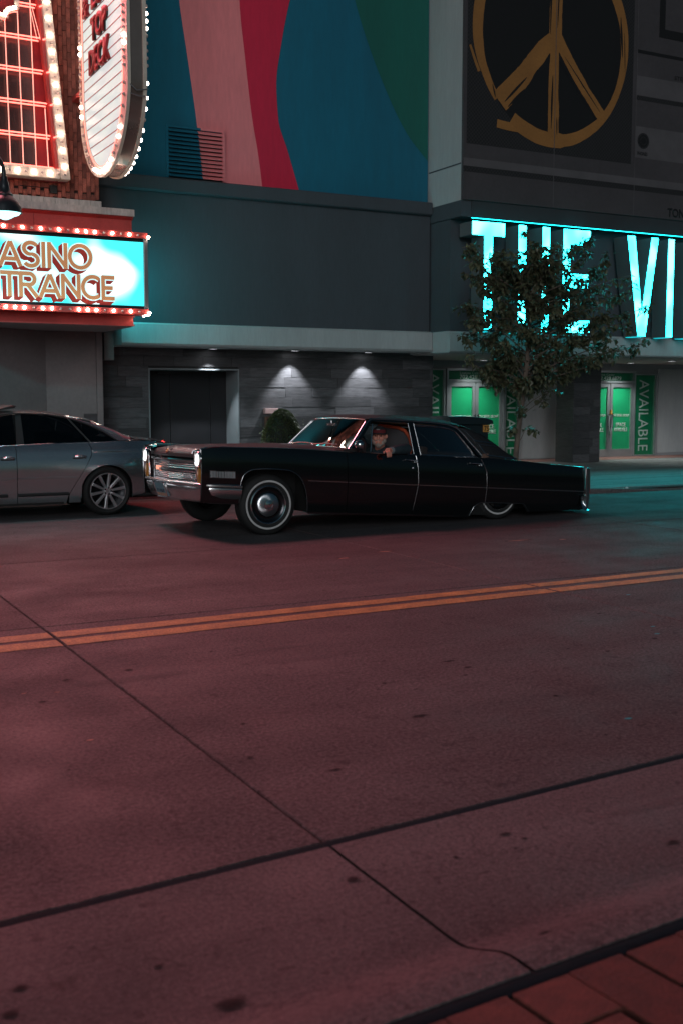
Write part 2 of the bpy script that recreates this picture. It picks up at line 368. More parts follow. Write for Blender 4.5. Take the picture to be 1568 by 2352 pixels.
def text_mesh(name, s, width, height, m, depth=0.002, bold=0.0, shear=0.0, spacing=1.0):
    """lettering as a thin solid in the XZ plane, lower-left corner at the origin, facing -Y"""
    cu = bpy.data.curves.new(name, 'FONT'); cu.body = s; cu.size = 1; cu.offset = bold; cu.shear = shear; cu.space_character = spacing; cu.resolution_u = 4
    o = bpy.data.objects.new(name + '_tmp', cu); C.objects.link(o)
    dg = bpy.context.evaluated_depsgraph_get(); me0 = bpy.data.meshes.new_from_object(o.evaluated_get(dg))
    bpy.data.objects.remove(o); 
    xs = [v.co.x for v in me0.vertices]; ys = [v.co.y for v in me0.vertices]
    x0, x1, y0, y1 = min(xs), max(xs), min(ys), max(ys)
    bm = bmesh.new(); bm.from_mesh(me0)
    for v in bm.verts: v.co = Vector(((v.co.x-x0)/(x1-x0)*width, 0, (v.co.y-y0)/(y1-y0)*height))
    r = bmesh.ops.extrude_face_region(bm, geom=list(bm.faces))
    for g in r['geom']:
        if isinstance(g, bmesh.types.BMVert): g.co.y -= depth
    bmesh.ops.recalc_face_normals(bm, faces=bm.faces)
    me = bpy.data.meshes.new(name); bm.to_mesh(me); bm.free(); me.materials.append(M[m]); bpy.data.meshes.remove(me0)
    return me
def text(name, s, loc, width, height, m, parent, rot=(0,0,0), **k):
    return share(name, text_mesh(name, s, width, height, m, **k), parent, loc, rot)
def spot(name, loc, to, energy, size, blend, col=(1,1,1), r=0.03):
    d = bpy.data.lights.new(name, 'SPOT'); d.energy = energy; d.spot_size = R(size); d.spot_blend = blend; d.color = col; d.shadow_soft_size = r
    o = bpy.data.objects.new(name, d); C.objects.link(o); o.location = loc
    o.rotation_euler = (Vector(to) - Vector(loc)).to_track_quat('-Z', 'Y').to_euler(); return o

def soften(m, strength):
    """a stain that thins out towards its rim"""
    n = m.node_tree.nodes; l = m.node_tree.links; p = n['Principled BSDF']
    tc = n.new('ShaderNodeTexCoord'); mp = n.new('ShaderNodeMapping'); mp.inputs['Location'].default_value = (-1, -1, 0); mp.inputs['Scale'].default_value = (2, 2, 0)
    l.new(tc.outputs['Generated'], mp.inputs[0])
    ln = n.new('ShaderNodeVectorMath'); ln.operation = 'LENGTH'; l.new(mp.outputs[0], ln.inputs[0])
    nz = n.new('ShaderNodeTexNoise'); nz.inputs['Scale'].default_value = 30; nz.inputs['Detail'].default_value = 4; l.new(tc.outputs['Object'], nz.inputs['Vector'])
    ad = n.new('ShaderNodeMath'); ad.operation = 'MULTIPLY_ADD'; ad.inputs[1].default_value = 0.9; l.new(nz.outputs['Fac'], ad.inputs[0]); l.new(ln.outputs['Value'], ad.inputs[2])
    r = n.new('ShaderNodeMapRange'); r.interpolation_type = 'SMOOTHSTEP'; r.inputs[1].default_value = 0.7; r.inputs[2].default_value = 1.4; r.inputs[3].default_value = strength; r.inputs[4].default_value = 0.0
    l.new(ad.outputs[0], r.inputs[0]); l.new(r.outputs[0], p.inputs['Alpha'])
soften(M['stain'], 0.85)
mat('scuff', (0.2, 0.18, 0.18), 0.9, var=0.2); soften(M['scuff'], 0.30)
mat('worn_mark', (0.55, 0.33, 0.25), 0.8, var=0.3, scale=20); soften(M['worn_mark'], 0.8)

def W(o):
    """o was built in world coordinates: undo the base offset of the thing it belongs to"""
    p = o.parent
    if p is not None and p.type == 'EMPTY' and p.parent is None: o.location = Vector(o.location) - Vector(p.location)
    return o
def wob(mb, name, m, parent, smooth=None, bev=0.0, **k): return W(mb.obj(name, m, parent, smooth, bev, **k))
def wtext(name, s, loc, width, height, m, parent, **k): return W(text(name, s, loc, width, height, m, parent, **k))

# ================================================================ GROUND
ground = structure(B(-60, 90, -40, 60, -0.32, -0.12).obj('ground', 'joint_dirt'))
road = structure(B(-40, 60, 2.36, 17.35, -0.12, -0.010).obj('road', 'joint_dirt'))
def slab(name, x0, x1, y0, y1, z, m, parent, gap=0.0055, jit=0.0055, th=0.1, zf=None):
    """a poured slab whose edges wander by a few millimetres"""
    mb = MB(); pts = []
    def edge(a, b):
        n = max(2, int((Vector(b) - Vector(a)).length / 0.09)); return [tuple(Vector(a).lerp(Vector(b), i / n)) for i in range(n)]
    c = [(x0+gap, y0+gap), (x1-gap, y0+gap), (x1-gap, y1-gap), (x0+gap, y1-gap)]
    for i in range(4): pts += edge(c[i], c[(i+1) % 4])
    top = []
    for x, y in pts:
        q = Vector((x*9, y*9, z)); dx = noise.noise(q)*jit + random.uniform(-.3, .3)*jit; dy = noise.noise(q + Vector((7, 3, 1)))*jit + random.uniform(-.3, .3)*jit
        top.append((x+dx, y+dy, z))
    n = len(top); cx, cy = (x0+x1)/2, (y0+y1)/2
    inner = [(x + (cx-x)*0.0 + (0.006 if x < cx else -0.006), y + (0.006 if y < cy else -0.006), zz) for x, y, zz in top]
    low = [(x, y, zz - 0.006) for x, y, zz in top]; bot = [(x, y, zz - th) for x, y, zz in top]
    mb.add(inner + low + bot, [tuple(range(n))] + [(i, n+i, n+(i+1) % n, (i+1) % n) for i in range(n)] + [(n+i, 2*n+i, 2*n+(i+1) % n, n+(i+1) % n) for i in range(n)])
    if zf: mb.xf(lambda x, y, zz: (x, y, zz + zf(x, y)))
    return mb.obj(name, m, parent, recalc=False, merge=0)
JX = [-30.9, -18.6, -10.4, -6.4, -2.3, 1.79, 5.92, 10.05, 14.2, 18.3, 26.5, 34.7, 45]
JY = [3.5, 7.86, 11.08, 14.65]
for i in range(len(JX)-1):
    for j in range(3):
        slab('concrete_slab', JX[i], JX[i+1], JY[j], JY[j+1], 0.0, 'road_concrete', road)
for a, b in ((-20, -2.3), (-2.3, 1.79), (1.79, 5.92), (5.92, 9.35)):           # the bay in front of the casino
    slab('concrete_slab', a, b, 14.65, 17.25, 0.0, 'road_concrete', road)
for y0, y1 in ((7.17, 7.37), (7.445, 7.63)):                                     # the double line breaks at the slab joints
    mb = MB()
    for i in range(2, 9):
        xs = [lerp(JX[i]+0.014, JX[i+1]-0.014, k/60) for k in range(61)]
        e = lambda x, s: 0.006*noise.noise(Vector((x*3, s, 0))) + random.uniform(-.0022, .0022)
        mb.grid([[(x, y0 + .027*(x-1.4) + e(x, y0), 0.0035) for x in xs], [(x, y1 + .020*(x-1.4) + e(x, y1), 0.0035) for x in xs]])
    mb.obj('lane_line', 'yellow_paint', road, recalc=False, merge=0)
# near gutter with its rolled kerb, sealed joints, and the brick paving beyond
gutter = structure(B(-20, 30, 2.0, 3.5, -0.12, -0.05).obj('gutter', 'joint_dirt'))
def roll(x, y):
    t = min(1, max(0, (2.66 - y) / 0.30)); return 0.082 * t * t * (3 - 2*t)
for a, b in ((-6.4, -2.3), (-2.3, 1.79), (1.79, 5.92), (5.92, 10.05), (10.05, 14.2)):
    mb = MB(); ys = [2.29 + 0.035*k for k in range(35)] ; ys = [y for y in ys if y < 3.462] + [3.462]
    xs = [lerp(a+.006, b-.006, k/24) for k in range(25)]
    rows = [[(x + 0.003*noise.noise(Vector((x, y*6, 2))), y, roll(x, y)) for x in xs] for y in ys]
    rows = [[(p[0], p[1], p[2]-.09) for p in rows[0]]] + rows + [[(p[0], p[1], p[2]-.09) for p in rows[-1]]]
    mb.grid(rows); mb.obj('gutter_slab', 'gutter_concrete', gutter, smooth=40, recalc=False, merge=0)
def bead(name, y, z, hw, parent):
    mb = MB(); xs = [-8 + k*0.06 for k in range(400)]
    mb.grid([[(x, y + s*hw + 0.004*noise.noise(Vector((x*2.3, s, y))), z - (0.006 if abs(s) > .9 else 0) + 0.002*noise.noise(Vector((x*8, s, 1)))) for x in xs] for s in (-1, -.4, .4, 1)])
    return mb.obj(name, 'joint_sealant', parent, smooth=60, recalc=False, merge=0)
bead('expansion_joint', 3.482, 0.001, 0.033, gutter)
bead('expansion_joint', 2.262, 0.081, 0.034, gutter)
paving = structure(B(-8, 14, -6, 1.9, -0.1, 0.04).obj('brick_paving', 'joint_dirt'))
pb = MB().box(-0.205, 0.205, -0.098, 0.098, -0.05, 0.0).mesh('paver', 'paver_brick', bev=0.006)
k = 0
for col in range(0, 20):                                    # 0.2 m wide pavers laid with their length away from the street
    for row in range(0, 3):
        x = 0.75 + col*0.205; y = 2.03 - row*0.42 - (0.21 if col % 2 else 0.0)
        if y > 1.9 and col % 2 == 0 or col % 2:
            pass
        o = share('brick', pb, paving, (x, y - 0.005, 0.083 + random.uniform(-.002, .002)), (random.uniform(-.006, .006), random.uniform(-.006, .006), R(90) + random.uniform(-.01, .01)))
for col in range(1, 20, 2):                                 # half pavers close the staggered courses
    share('brick', pb, paving, (0.75 + col*0.205, 2.13, 0.083), (0, 0, R(90)), (0.48, 1, 1))
# the near kerb line runs a few degrees off the lane line
def warp(o):
    for v in o.data.vertices:
        p = o.matrix_basis @ v.co; t = min(1, max(0, (5.5 - p.y)/1.9))
        v.co.y += t*.075*(min(6, max(-2, p.x)) - 1.85)
for o in list(gutter.children): warp(o)
for o in list(road.children):
    if min(v.co.y for v in o.data.vertices) < 5: warp(o)
for o in list(paving.children): o.location.y += .075*(min(6, max(-2, o.location.x)) - 1.85); o.rotation_euler.z += .075
# marks on the pavement
spots = [(964, 1646, .08, .026), (772, 1770, .05, .02), (810, 2022, .035, .03), (1255, 2190, .05, .022), (48, 2272, .03, .025), (530, 2310, .055, .04), (365, 2222, .02, .014), (1545, 1937, .04, .02), (1160, 1918, .03, .018), (1203, 1928, .016, .013), (1030, 1520, .06, .02), (1395, 1497, .03, .016), (1275, 1600, .02, .02), (855, 1905, .018, .012), (1390, 1690, .012, .012)]
F_, CX_, CY_, T_ = 2583., 784., 1176., R(5.77)
def on_ground(px, py, z=0.0):
    A = R(28); u = (px-CX_)/F_; v = -(py-CY_)/F_
    d = Vector((math.sin(A)*math.cos(T_), math.cos(A)*math.cos(T_), -math.sin(T_))) + u*Vector((math.cos(A), -math.sin(A), 0)) + v*Vector((math.sin(A)*math.sin(T_), math.cos(A)*math.sin(T_), math.cos(T_)))
    t = (z-1.6)/d.z; return t*d.x, t*d.y
def blot(cx, cy, rx, ry, z, m, parent, name='oil_stain', n=22):
    ph = random.uniform(0, 9)
    pts = [(cx + rx*math.cos(2*math.pi*i/n)*(1+.35*noise.noise(Vector((math.cos(2*math.pi*i/n)*1.3+ph, math.sin(2*math.pi*i/n)*1.3, 0)))), cy + ry*math.sin(2*math.pi*i/n)*(1+.35*noise.noise(Vector((math.cos(2*math.pi*i/n)*1.3, math.sin(2*math.pi*i/n)*1.3+ph, 4))))) for i in range(n)]
    return MB().add([(x, y, z) for x, y in pts], [tuple(range(n))]).obj(name, m, parent, recalc=False, merge=0)
for px, py, rx, ry in spots:
    x, y = on_ground(px, py)
    near = y < 3.5
    blot(x, y, rx, ry, 0.0035 + (roll(x, y) if near else 0), 'stain', gutter if near else road)
for k in range(24):                                                     # gum and drips
    x, y = random.uniform(.3, 6), random.uniform(2.75, 7.0); near = y < 3.4; q = random.uniform(.008, .026)
    blot(x, y, q*random.uniform(1, 1.8), q, .004 + (roll(x, y) if near else 0), 'stain', gutter if near else road)
for px, py, rx, ry in ((700, 1515, .30, .07), (640, 1490, .35, .05), (1500, 1850, .5, .05), (300, 1560, .5, .10), (130, 1592, .03, .012), (208, 1702, .04, .016), (55, 1595, .03, .012)):
    x, y = on_ground(px, py); blot(x, y, rx, ry, .0045, 'scuff' if rx > .1 else 'worn_mark', road, 'scuff_mark')
for px, py in ((1442, 1367), (1508, 1457), (1499, 1440), (1442, 1652)):
    x, y = on_ground(px, py); blot(x, y, .022, .012, .0035, 'painted_teal_glint', road, 'glint_speck')  # teal light on the road, put in as coloured specks
for px, py, rx in ((1190, 1242, .22), (880, 1268, .16), (1290, 1240, .08), (790, 1283, .1)):
    x, y = on_ground(px, py); blot(x, y, rx, .035, .0045, 'worn_mark', road, 'paint_smear')
# far pavement: a bulb-out on the right, set back on the left
walk = structure(MB().prism([(9.35, 14.78), (45, 14.78), (45, 23.4), (-20, 23.4), (-20, 17.4), (9.35, 17.4)], 'z', -0.1, 0.05).obj('sidewalk', 'joint_dirt'))
for i in range(-6, 14):
    x0 = 9.35 + i*1.8 if i >= 0 else 9.35 + i*4
    for y0, y1 in ((14.95, 17.4), (17.4, 19.6), (19.6, 21.9)):
        if i < 0 and y0 < 17: continue
        slab('paving_slab', x0, x0 + (1.8 if i >= 0 else 4), y0 + (0.18 if (i < 0 and y0 == 17.4) else 0), y1, 0.062, 'sidewalk_concrete', walk, gap=0.005, jit=0.0015, th=0.05)
for a, b, z1 in ((9.35, 11.8, .10), (11.8, 14.2, .10)):                          # kerb, dropping to a ramp on the right
    MB().prism([(a+.004, 14.72), (b-.004, 14.72), (b-.004, 14.945), (a+.004, 14.945)], 'z', -0.08, z1).xf(lambda x, y, z: (x, y, z if z < 0 else (0.11 if x < 12.4 else lerp(.11, .022, min(1, (x-12.4)/1.8))))).obj('kerb_stone', 'gutter_concrete', walk, bev=0.008)
MB().box(14.2, 45, 14.72, 14.945, -.08, .02).obj('kerb_stone', 'gutter_concrete', walk, bev=0.006)
MB().box(-20, 9.33, 17.28, 17.48, -.08, .11).obj('kerb_stone', 'gutter_concrete', walk, bev=0.008)
MB().box(13.3, 45, 21.9, 22.88, -.05, .066).obj('tiled_apron', 'red_tile', walk)

# ================================================================ MURAL BUILDING (gray, in the middle)
mb_ = thing('mural_building', 'gray building with blue, pink and red painted stripes above a dark stone wall', 'building', (9.2, 20.6, 0))
wob(B(5.2, 12.64, 20.02, 20.5, 5.58, 14.0), 'upper_wall', 'mural_blue', mb_)
def stripe(left, right, m, name, z0=5.585, z1=14.0, y=20.014):
    n = 60; Lp = [(smoothtab(left, lerp(z0, z1, i/n)), lerp(z0, z1, i/n)) for i in range(n+1)]; Rp = [(smoothtab(right, lerp(z0, z1, i/n)), lerp(z0, z1, i/n)) for i in range(n+1)]
    return wob(MB().grid([[(x, y, z) for x, z in Lp], [(x, y, z) for x, z in Rp]]), name, m, mb_, recalc=False, merge=0)
bp_ = [(5.58, 7.745), (5.71, 7.736), (6.62, 7.64), (7.73, 7.482), (8.75, 7.331), (11, 7.1), (14, 7.4)]
pr_ = [(5.58, 8.947), (6.18, 8.868), (6.82, 8.751), (7.88, 8.619), (8.93, 8.51), (11, 8.45), (14, 8.9)]
rb_ = [(5.57, 9.73), (6.35, 9.47), (6.88, 9.286), (7.53, 9.248), (8.27, 9.356), (9.1, 9.539), (11, 10.2), (14, 10.6)]
bgr = [(6.44, 12.62), (6.93, 12.13), (7.76, 11.618), (8.61, 11.208), (9.32, 10.94), (11, 10.5), (14, 10.7)]
stripe(bp_, pr_, 'mural_pink', 'painted_stripe'); stripe(pr_, rb_, 'mural_red', 'painted_stripe')
stripe(bgr, [(6, 12.63), (14, 12.63)], 'mural_green', 'painted_stripe', z0=6.44)
# louvred vent, painted over with the mural
vent = wob(MB().box(7.03, 7.075, 19.97, 20.01, 5.61, 6.54).box(7.075, 8.12, 19.97, 20.01, 6.50, 6.54), 'vent_frame', 'mural_blue', mb_)
wob(MB().box(8.12, 8.175, 19.965, 20.01, 5.61, 6.545).box(7.70, 8.12, 19.966, 20.0095, 6.502, 6.542), 'frame_side', 'mural_pink', vent)
wob(B(7.075, 8.12, 20.003, 20.009, 5.61, 6.5), 'vent_back', 'black_trim', vent)
for i in range(12):
    z = 5.635 + i*0.0725; xc = smoothtab(bp_, z) - 0.02
    for x0, x1, m in ((7.078, xc, 'mural_blue'), (xc, 8.118, 'mural_pink')):
        wob(MB().add([(x0, 19.935, z), (x1, 19.935, z), (x1, 20.0, z+.058), (x0, 20.0, z+.058), (x0, 19.938, z-.008), (x1, 19.938, z-.008), (x1, 20.003, z+.05), (x0, 20.003, z+.05)],
            [(0,1,2,3), (7,6,5,4), (0,4,5,1), (1,5,6,2), (2,6,7,3), (3,7,4,0)]), 'slat', m, vent)
wob(MB().prism([(20.5, 5.32), (19.86, 5.32), (19.83, 5.345), (19.83, 5.555), (19.86, 5.58), (20.5, 5.58)], 'x', 5.2, 12.64), 'ledge', 'gray_stucco', mb_)
wob(B(5.2, 12.64, 19.93, 20.5, 2.96, 5.32), 'lower_wall', 'gray_stucco', mb_)
wob(MB().prism([(20.9, 2.56), (19.84, 2.56), (19.80, 2.60), (19.80, 2.94), (19.86, 2.97), (20.9, 2.97)], 'x', 6.08, 12.64), 'fascia', 'light_stucco', mb_)
wob(B(5.9, 6.08, 20.3, 20.9, 2.3, 2.97), 'fascia_return', 'casino_wall', mb_)
# stone-plank wall round the recessed doorway
stone = wob(MB().box(5.9, 6.86, 20.74, 21.0, 0, 2.6).box(8.72, 13.235, 20.74, 21.0, 0, 2.6).box(6.86, 8.72, 20.74, 21.0, 2.17, 2.6), 'stone_wall', 'grout', mb_)
for r in range(13):
    z0 = 0.05 + r*0.197; z1 = min(z0 + 0.193, 2.56); x = 5.88 - random.uniform(0, .9)
    while x < 13.235:
        Lg = random.choice((1.2, 1.2, 0.9, 0.6, 1.2)); a, b = max(x, 5.88), min(x + Lg - .004, 13.235); x += Lg
        segs = [(a, b)]
        if z0 < 2.16:
            segs = []
            if a < 6.87: segs.append((a, min(b, 6.87)))
            if b > 8.71: segs.append((max(a, 8.71), b))
        for s0, s1 in segs:
            if s1 - s0 > .03: wob(B(s0, s1, 20.70 + random.uniform(-.007, .007), 20.745, max(z0, 2.165) if (z0 < 2.165 < z1 and s0 > 6.8 and s1 < 8.75) else z0, z1), 'plank', 'stone_plank', stone, bev=.0015)
dw = wob(MB().box(6.86, 6.885, 20.69, 21.4, 0, 2.175).box(8.695, 8.72, 20.69, 21.4, 0, 2.175).box(6.885, 8.695, 20.69, 21.4, 2.15, 2.175), 'door_surround', 'door_frame_gray', mb_)
for a, b in ((6.89, 7.49), (7.50, 8.34), (8.35, 8.69)):
    wob(B(a, b, 21.3, 21.36, 0.06, 2.145), 'door_panel', 'dark_door', dw, bev=.004)
wob(B(7.2, 7.55, 21.15, 21.28, 2.08, 2.13), 'door_closer', 'black_trim', dw)
for x in (8.08, 9.83, 11.49):
    d = wob(MB().lathe([(0.10, 2.562), (0.10, 2.548), (0.082, 2.545), (0.08, 2.562)], 20, (x, 20.45, 0)), 'downlight', 'gray_metal', mb_)
    wob(MB().lathe([(0.08, 2.552), (0.04, 2.551), (0.0, 2.551)], 20, (x, 20.45, 0)), 'lens', 'downlight', d)
    W(spot('downlight_lamp', (x, 20.47, 2.53), (x, 20.60, 0), 190, 80, 0.6, (0.88, 0.94, 1.0), 0.02))

# ================================================================ CORNER BUILDING (right)
cb = thing('corner_building', 'gray corner building with a painted boombox above a green papered storefront', 'building', (18.0, 22.0, 0))
wob(B(12.66, 12.9, 18.83, 20.6, 5.48, 14.0), 'return_wall', 'white_stucco', cb)
wob(B(12.652, 12.66, 18.84, 20.0, 6.175, 6.20), 'groove', 'gray_stucco', cb)
wob(B(12.655, 12.9, 18.825, 20.3, 5.17, 5.48), 'return_band', 'gray_stucco', cb)
up_ = wob(B(12.66, 28, 18.76, 18.83, 5.49, 14.0), 'upper_wall', 'boom_body', cb)
wob(B(12.9, 28, 18.83, 19.4, 5.17, 5.5), 'band', 'dark_band', cb)
wob(B(12.9, 28, 18.80, 18.83, 5.17, 5.49), 'band_face', 'dark_band', cb)
wob(MB().box(12.68, 12.9, 19.22, 20.3, 2.95, 5.17), 'sign_return', 'gray_stucco', cb)
wob(MB().box(12.9, 28, 19.24, 20.3, 2.95, 5.17), 'sign_wall', 'gray_stucco', cb)
wob(MB().prism([(23, 2.53), (19.2, 2.53), (19.17, 2.56), (19.17, 2.92), (19.21, 2.955), (23, 2.955)], 'x', 12.66, 28), 'fascia', 'light_stucco', cb)
wob(B(12.72, 28, 19.3, 22.95, 2.515, 2.529), 'soffit', 'soffit', cb)
# --- painted boombox: flat paint, each tone a thin film on the wall
yp = [18.757]
def film(poly, m, name='painted_shape', dy=None):
    return wob(MB().add([(x, 18.757 - (dy or 0.0), z) for x, z in poly], [tuple(range(len(poly)))]), name, m, up_, recalc=False, merge=0)
def rect(a, b, c, d): return [(a, c), (b, c), (b, d), (a, d)]
film(rect(12.725, 16.93, 6.56, 13.9), 'boom_dark', 'speaker_cloth')
n = 64
film([(14.83 + 1.9*math.cos(2*math.pi*i/n), 8.85 + 2.05*math.sin(2*math.pi*i/n)) for i in range(n)], 'boom_black', 'speaker_cone', .003)
def brush(pts, wd, m='boom_brown', dy=.006, name='brush_stroke', seed=0):
    """a hand-painted stroke: ribbon of uneven width"""
    P = [Vector((a, b)) for a, b in pts]; Q = []
    for i in range(len(P)-1):
        k = max(1, int((P[i+1]-P[i]).length/0.06)); Q += [P[i].lerp(P[i+1], j/k) for j in range(k)]
    Q.append(P[-1]); La, Ra = [], []
    for i, p in enumerate(Q):
        t = Q[min(i+1, len(Q)-1)] - Q[max(i-1, 0)]; t.normalize(); nn = Vector((-t.y, t.x)); f = i/(len(Q)-1)
        ww = (wd(f) if callable(wd) else wd)
        La.append(p + nn*ww*(.5 + .10*noise.noise(Vector((p.x*2.2, p.y*2.2, seed))) + .03*noise.noise(Vector((p.x*14, p.y*14, seed)))))
        Ra.append(p - nn*ww*(.5 + .10*noise.noise(Vector((p.x*2.2, p.y*2.2, seed+5))) + .03*noise.noise(Vector((p.x*14, p.y*14, seed+5)))))
    return wob(MB().grid([[(p.x, 18.757-dy, p.y) for p in La], [(p.x, 18.757-dy, p.y) for p in Ra]]), name, m, up_, recalc=False, merge=0)
ring = [(14.82 + 1.86*math.cos(a), 8.83 + 2.0*math.sin(a)) for a in [R(-123 + i*3) for i in range(0, 116)]]
brush(ring, lambda f: .20 + .045*math.sin(f*17) + (.06 if f < .12 else 0), dy=.006)
brush([(14.86, 10.9), (14.86, 9.2), (14.85, 8.7)], .29, dy=.0065, seed=3)
brush([(14.84, 8.9), (14.82, 8.0), (14.83, 6.9)], lambda f: .2+.1*f, dy=.0072, seed=4)
brush([(14.88, 8.86), (14.55, 8.6), (14.1, 8.05), (13.5, 7.43)], lambda f: .30 + .14*f, dy=.0078, seed=6)
brush([(14.9, 8.86), (15.2, 8.45), (15.65, 7.9), (16.12, 7.42)], .25, dy=.0084, seed=8)
brush([(13.44, 7.02), (13.62, 7.0), (13.95, 6.98)], .16, dy=.0088, seed=9)
brush([(12.78, 8.42), (12.9, 8.15), (13.0, 7.95)], lambda f: .05+.02*f, dy=.0088, seed=10)
for p0, p1, wd in (((14.72, 8.9), (14.74, 10.2), .04), ((14.9, 9.05), (14.93, 9.9), .03), ((14.78, 7.05), (14.8, 8.1), .045), ((14.93, 6.95), (14.92, 7.3), .03), ((13.62, 7.45), (14.15, 7.98), .05), ((13.7, 7.36), (14.1, 7.75), .05), ((14.96, 8.4), (15.95, 7.36), .03), ((15.1, 8.5), (16.05, 7.52), .028), ((16.62, 8.7), (16.55, 9.5), .05), ((16.7, 8.4), (16.66, 9.2), .022), ((13.4, 7.5), (13.32, 7.75), .035), ((12.85, 9.2), (12.86, 9.6), .05)):
    brush([p0, p1], lambda f, w_=wd: w_*math.sin(math.pi*(.08+.84*f)), 'boom_black', .0098, 'brush_gap', seed=20)
film(rect(12.66, 28, 6.135, 6.285), 'boom_light', 'painted_rail')
film(rect(12.66, 28, 6.02, 6.13), 'boom_dark', 'painted_shadow')
for x in (14.86, 17.02): film(rect(x, x+.014, 5.5, 13.9), 'boom_light', 'panel_seam', .0112)
film(rect(17.03, 28, 6.71, 7.36), 'boom_light'); film(rect(17.03, 28, 8.0, 8.4), 'boom_light'); film(rect(17.03, 28, 7.9, 7.99), 'boom_dark')
film(rect(17.03, 28, 8.86, 8.93), 'boom_black')
for a, m, dy in ((.165, 'boom_dark', .003), (.13, 'boom_black', .0045), (.09, 'boom_dark', .006), (.07, 'boom_black', .0075)):
    film([(17.26 + a*math.cos(2*math.pi*i/24), 7.07 + a*math.sin(2*math.pi*i/24)) for i in range(24)], m, 'painted_knob', dy)
film(rect(17.63, 28, 9.26, 13), 'boom_black', dy=.003); film(rect(17.79, 28, 9.44, 13), 'boom_body', dy=.005)
wtext('painted_lettering', 'PHONES', (17.1, 18.752, 6.765), .28, .075, 'boom_black', up_, depth=.001, bold=.02)
wtext('painted_lettering', 'STEREO', (18.1, 18.752, 8.44), .5, .08, 'boom_black', up_, depth=.001)
wtext('painted_lettering', 'TONE', (18.0, 18.752, 5.54), .62, .19, 'boom_black', up_, depth=.001, bold=.03)
# --- storefront
st = wob(MB().box(13.3, 28, 22.95, 23.2, 0, 2.52), 'storefront_wall', 'wall_pale', cb)
wob(B(13.3, 14.28, 22.935, 22.95, 0.1, 2.5), 'dark_window', 'dark_door', cb)
def papered(x0, x1, z0, z1, m='green_film', fr=.03):
    f = wob(MB().box(x0-fr, x0, 22.86, 22.95, z0-fr, z1+fr).box(x1, x1+fr, 22.86, 22.95, z0-fr, z1+fr).box(x0, x1, 22.86, 22.95, z1, z1+fr).box(x0, x1, 22.86, 22.95, z0-fr, z0), 'window_frame', 'alu', cb, bev=.003)
    wob(B(x0, x1, 22.92, 22.94, z0, z1), 'window_film', m, f); return f
def vert_text(s, x, z0, h, wdt, parent, m='pale_print'):
    # lettering reading downwards
    o = share('lettering', text_mesh('lettering', s, h, wdt, m, depth=.002), parent, (x, 22.918, z0 + h), (0, R(90), 0)); W(o); return o
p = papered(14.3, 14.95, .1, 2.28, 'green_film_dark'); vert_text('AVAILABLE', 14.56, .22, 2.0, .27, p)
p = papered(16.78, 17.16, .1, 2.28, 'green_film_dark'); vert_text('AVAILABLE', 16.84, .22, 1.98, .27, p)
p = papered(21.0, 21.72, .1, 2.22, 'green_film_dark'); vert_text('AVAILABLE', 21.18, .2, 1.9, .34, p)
def swirl(x, z, s, parent):
    """two hooked commas turning about a point"""
    for k in (0, 1):
        pts = [(x + s*(.5*math.cos(a) * (1-.35*t)) * (1 if k == 0 else -1), z + s*(.28 + .32*math.sin(a)*(1-.3*t)) * (1 if k == 0 else -1) - (0 if k == 0 else 0)) for t, a in [(i/12, R(-20 + i*20)) for i in range(13)]]
        La = [Vector(q) for q in pts]; mb = MB(); up, lo = [], []
        for i, q in enumerate(La):
            t = (La[min(i+1, 12)] - La[max(i-1, 0)]).normalized(); nn = Vector((-t.y, t.x))*s*.16*math.sin(math.pi*(.15+.8*i/12)); up.append((q.x+nn.x, 22.914, q.y+nn.y)); lo.append((q.x-nn.x, 22.914, q.y-nn.y))
        mb.grid([up, lo]); wob(mb, 'logo_mark', 'white_print', parent, recalc=False, merge=0)
def doors(x0, xm, x1, name):
    fr = wob(MB().box(x0-.05, x0, 22.84, 22.95, 0.06, 2.32).box(x1, x1+.05, 22.84, 22.95, 0.06, 2.32).box(x0, x1, 22.84, 22.95, 2.0, 2.06).box(x0, x1, 22.84, 22.95, 2.27, 2.32), 'door_frame', 'alu', cb, bev=.004)
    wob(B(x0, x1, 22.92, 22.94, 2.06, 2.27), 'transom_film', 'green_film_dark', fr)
    cx = (x0+x1)/2
    wtext('lettering', 'Leanna', (cx-.44, 22.918, 2.19), .31, .062, 'pale_print', fr); wtext('lettering', 'Carter', (cx-.08, 22.918, 2.19), .27, .062, 'pale_print', fr)
    wtext('lettering', '702.428.6879', (cx-.44, 22.918, 2.082), .86, .09, 'white_print', fr)
    for a, b, hs in ((x0+.008, xm-.006, 1), (xm+.006, x1-.008, -1)):
        lf = wob(MB().box(a, a+.085, 22.86, 22.92, .07, 1.995).box(b-.085, b, 22.86, 22.92, .07, 1.995).box(a+.085, b-.085, 22.86, 22.92, 1.89, 1.995).box(a+.085, b-.085, 22.86, 22.92, .07, .27), 'door_leaf', 'alu', cb, bev=.003)
        wob(B(a+.085, b-.085, 22.895, 22.91, .27, 1.89), 'window_film', 'green_film', lf)
        c = (a+b)/2; swirl(c, 1.29, .085, lf)
        wtext('lettering', 'THE SIEGEL GROUP', (c-.285, 22.892, 1.125), .57, .065, 'white_print', lf, bold=.01)
        wtext('lettering', 'SPACE', (c-.17, 22.892, .86), .34, .10, 'white_print', lf, bold=.012)
        wtext('lettering', 'AVAILABLE', (c-.23, 22.892, .73), .46, .10, 'white_print', lf, bold=.012)
        hx = b-.04 if hs == 1 else a+.04
        wob(MB().tube([(hx, 22.80, .82), (hx, 22.80, 1.22)], .014, 8).tube([(hx, 22.80, .86), (hx, 22.87, .86)], .01, 6).tube([(hx, 22.80, 1.18), (hx, 22.87, 1.18)], .01, 6), 'door_handle', 'black_trim', lf, smooth=40)
    return fr
doors(15.06, 15.86, 16.68, 'a')
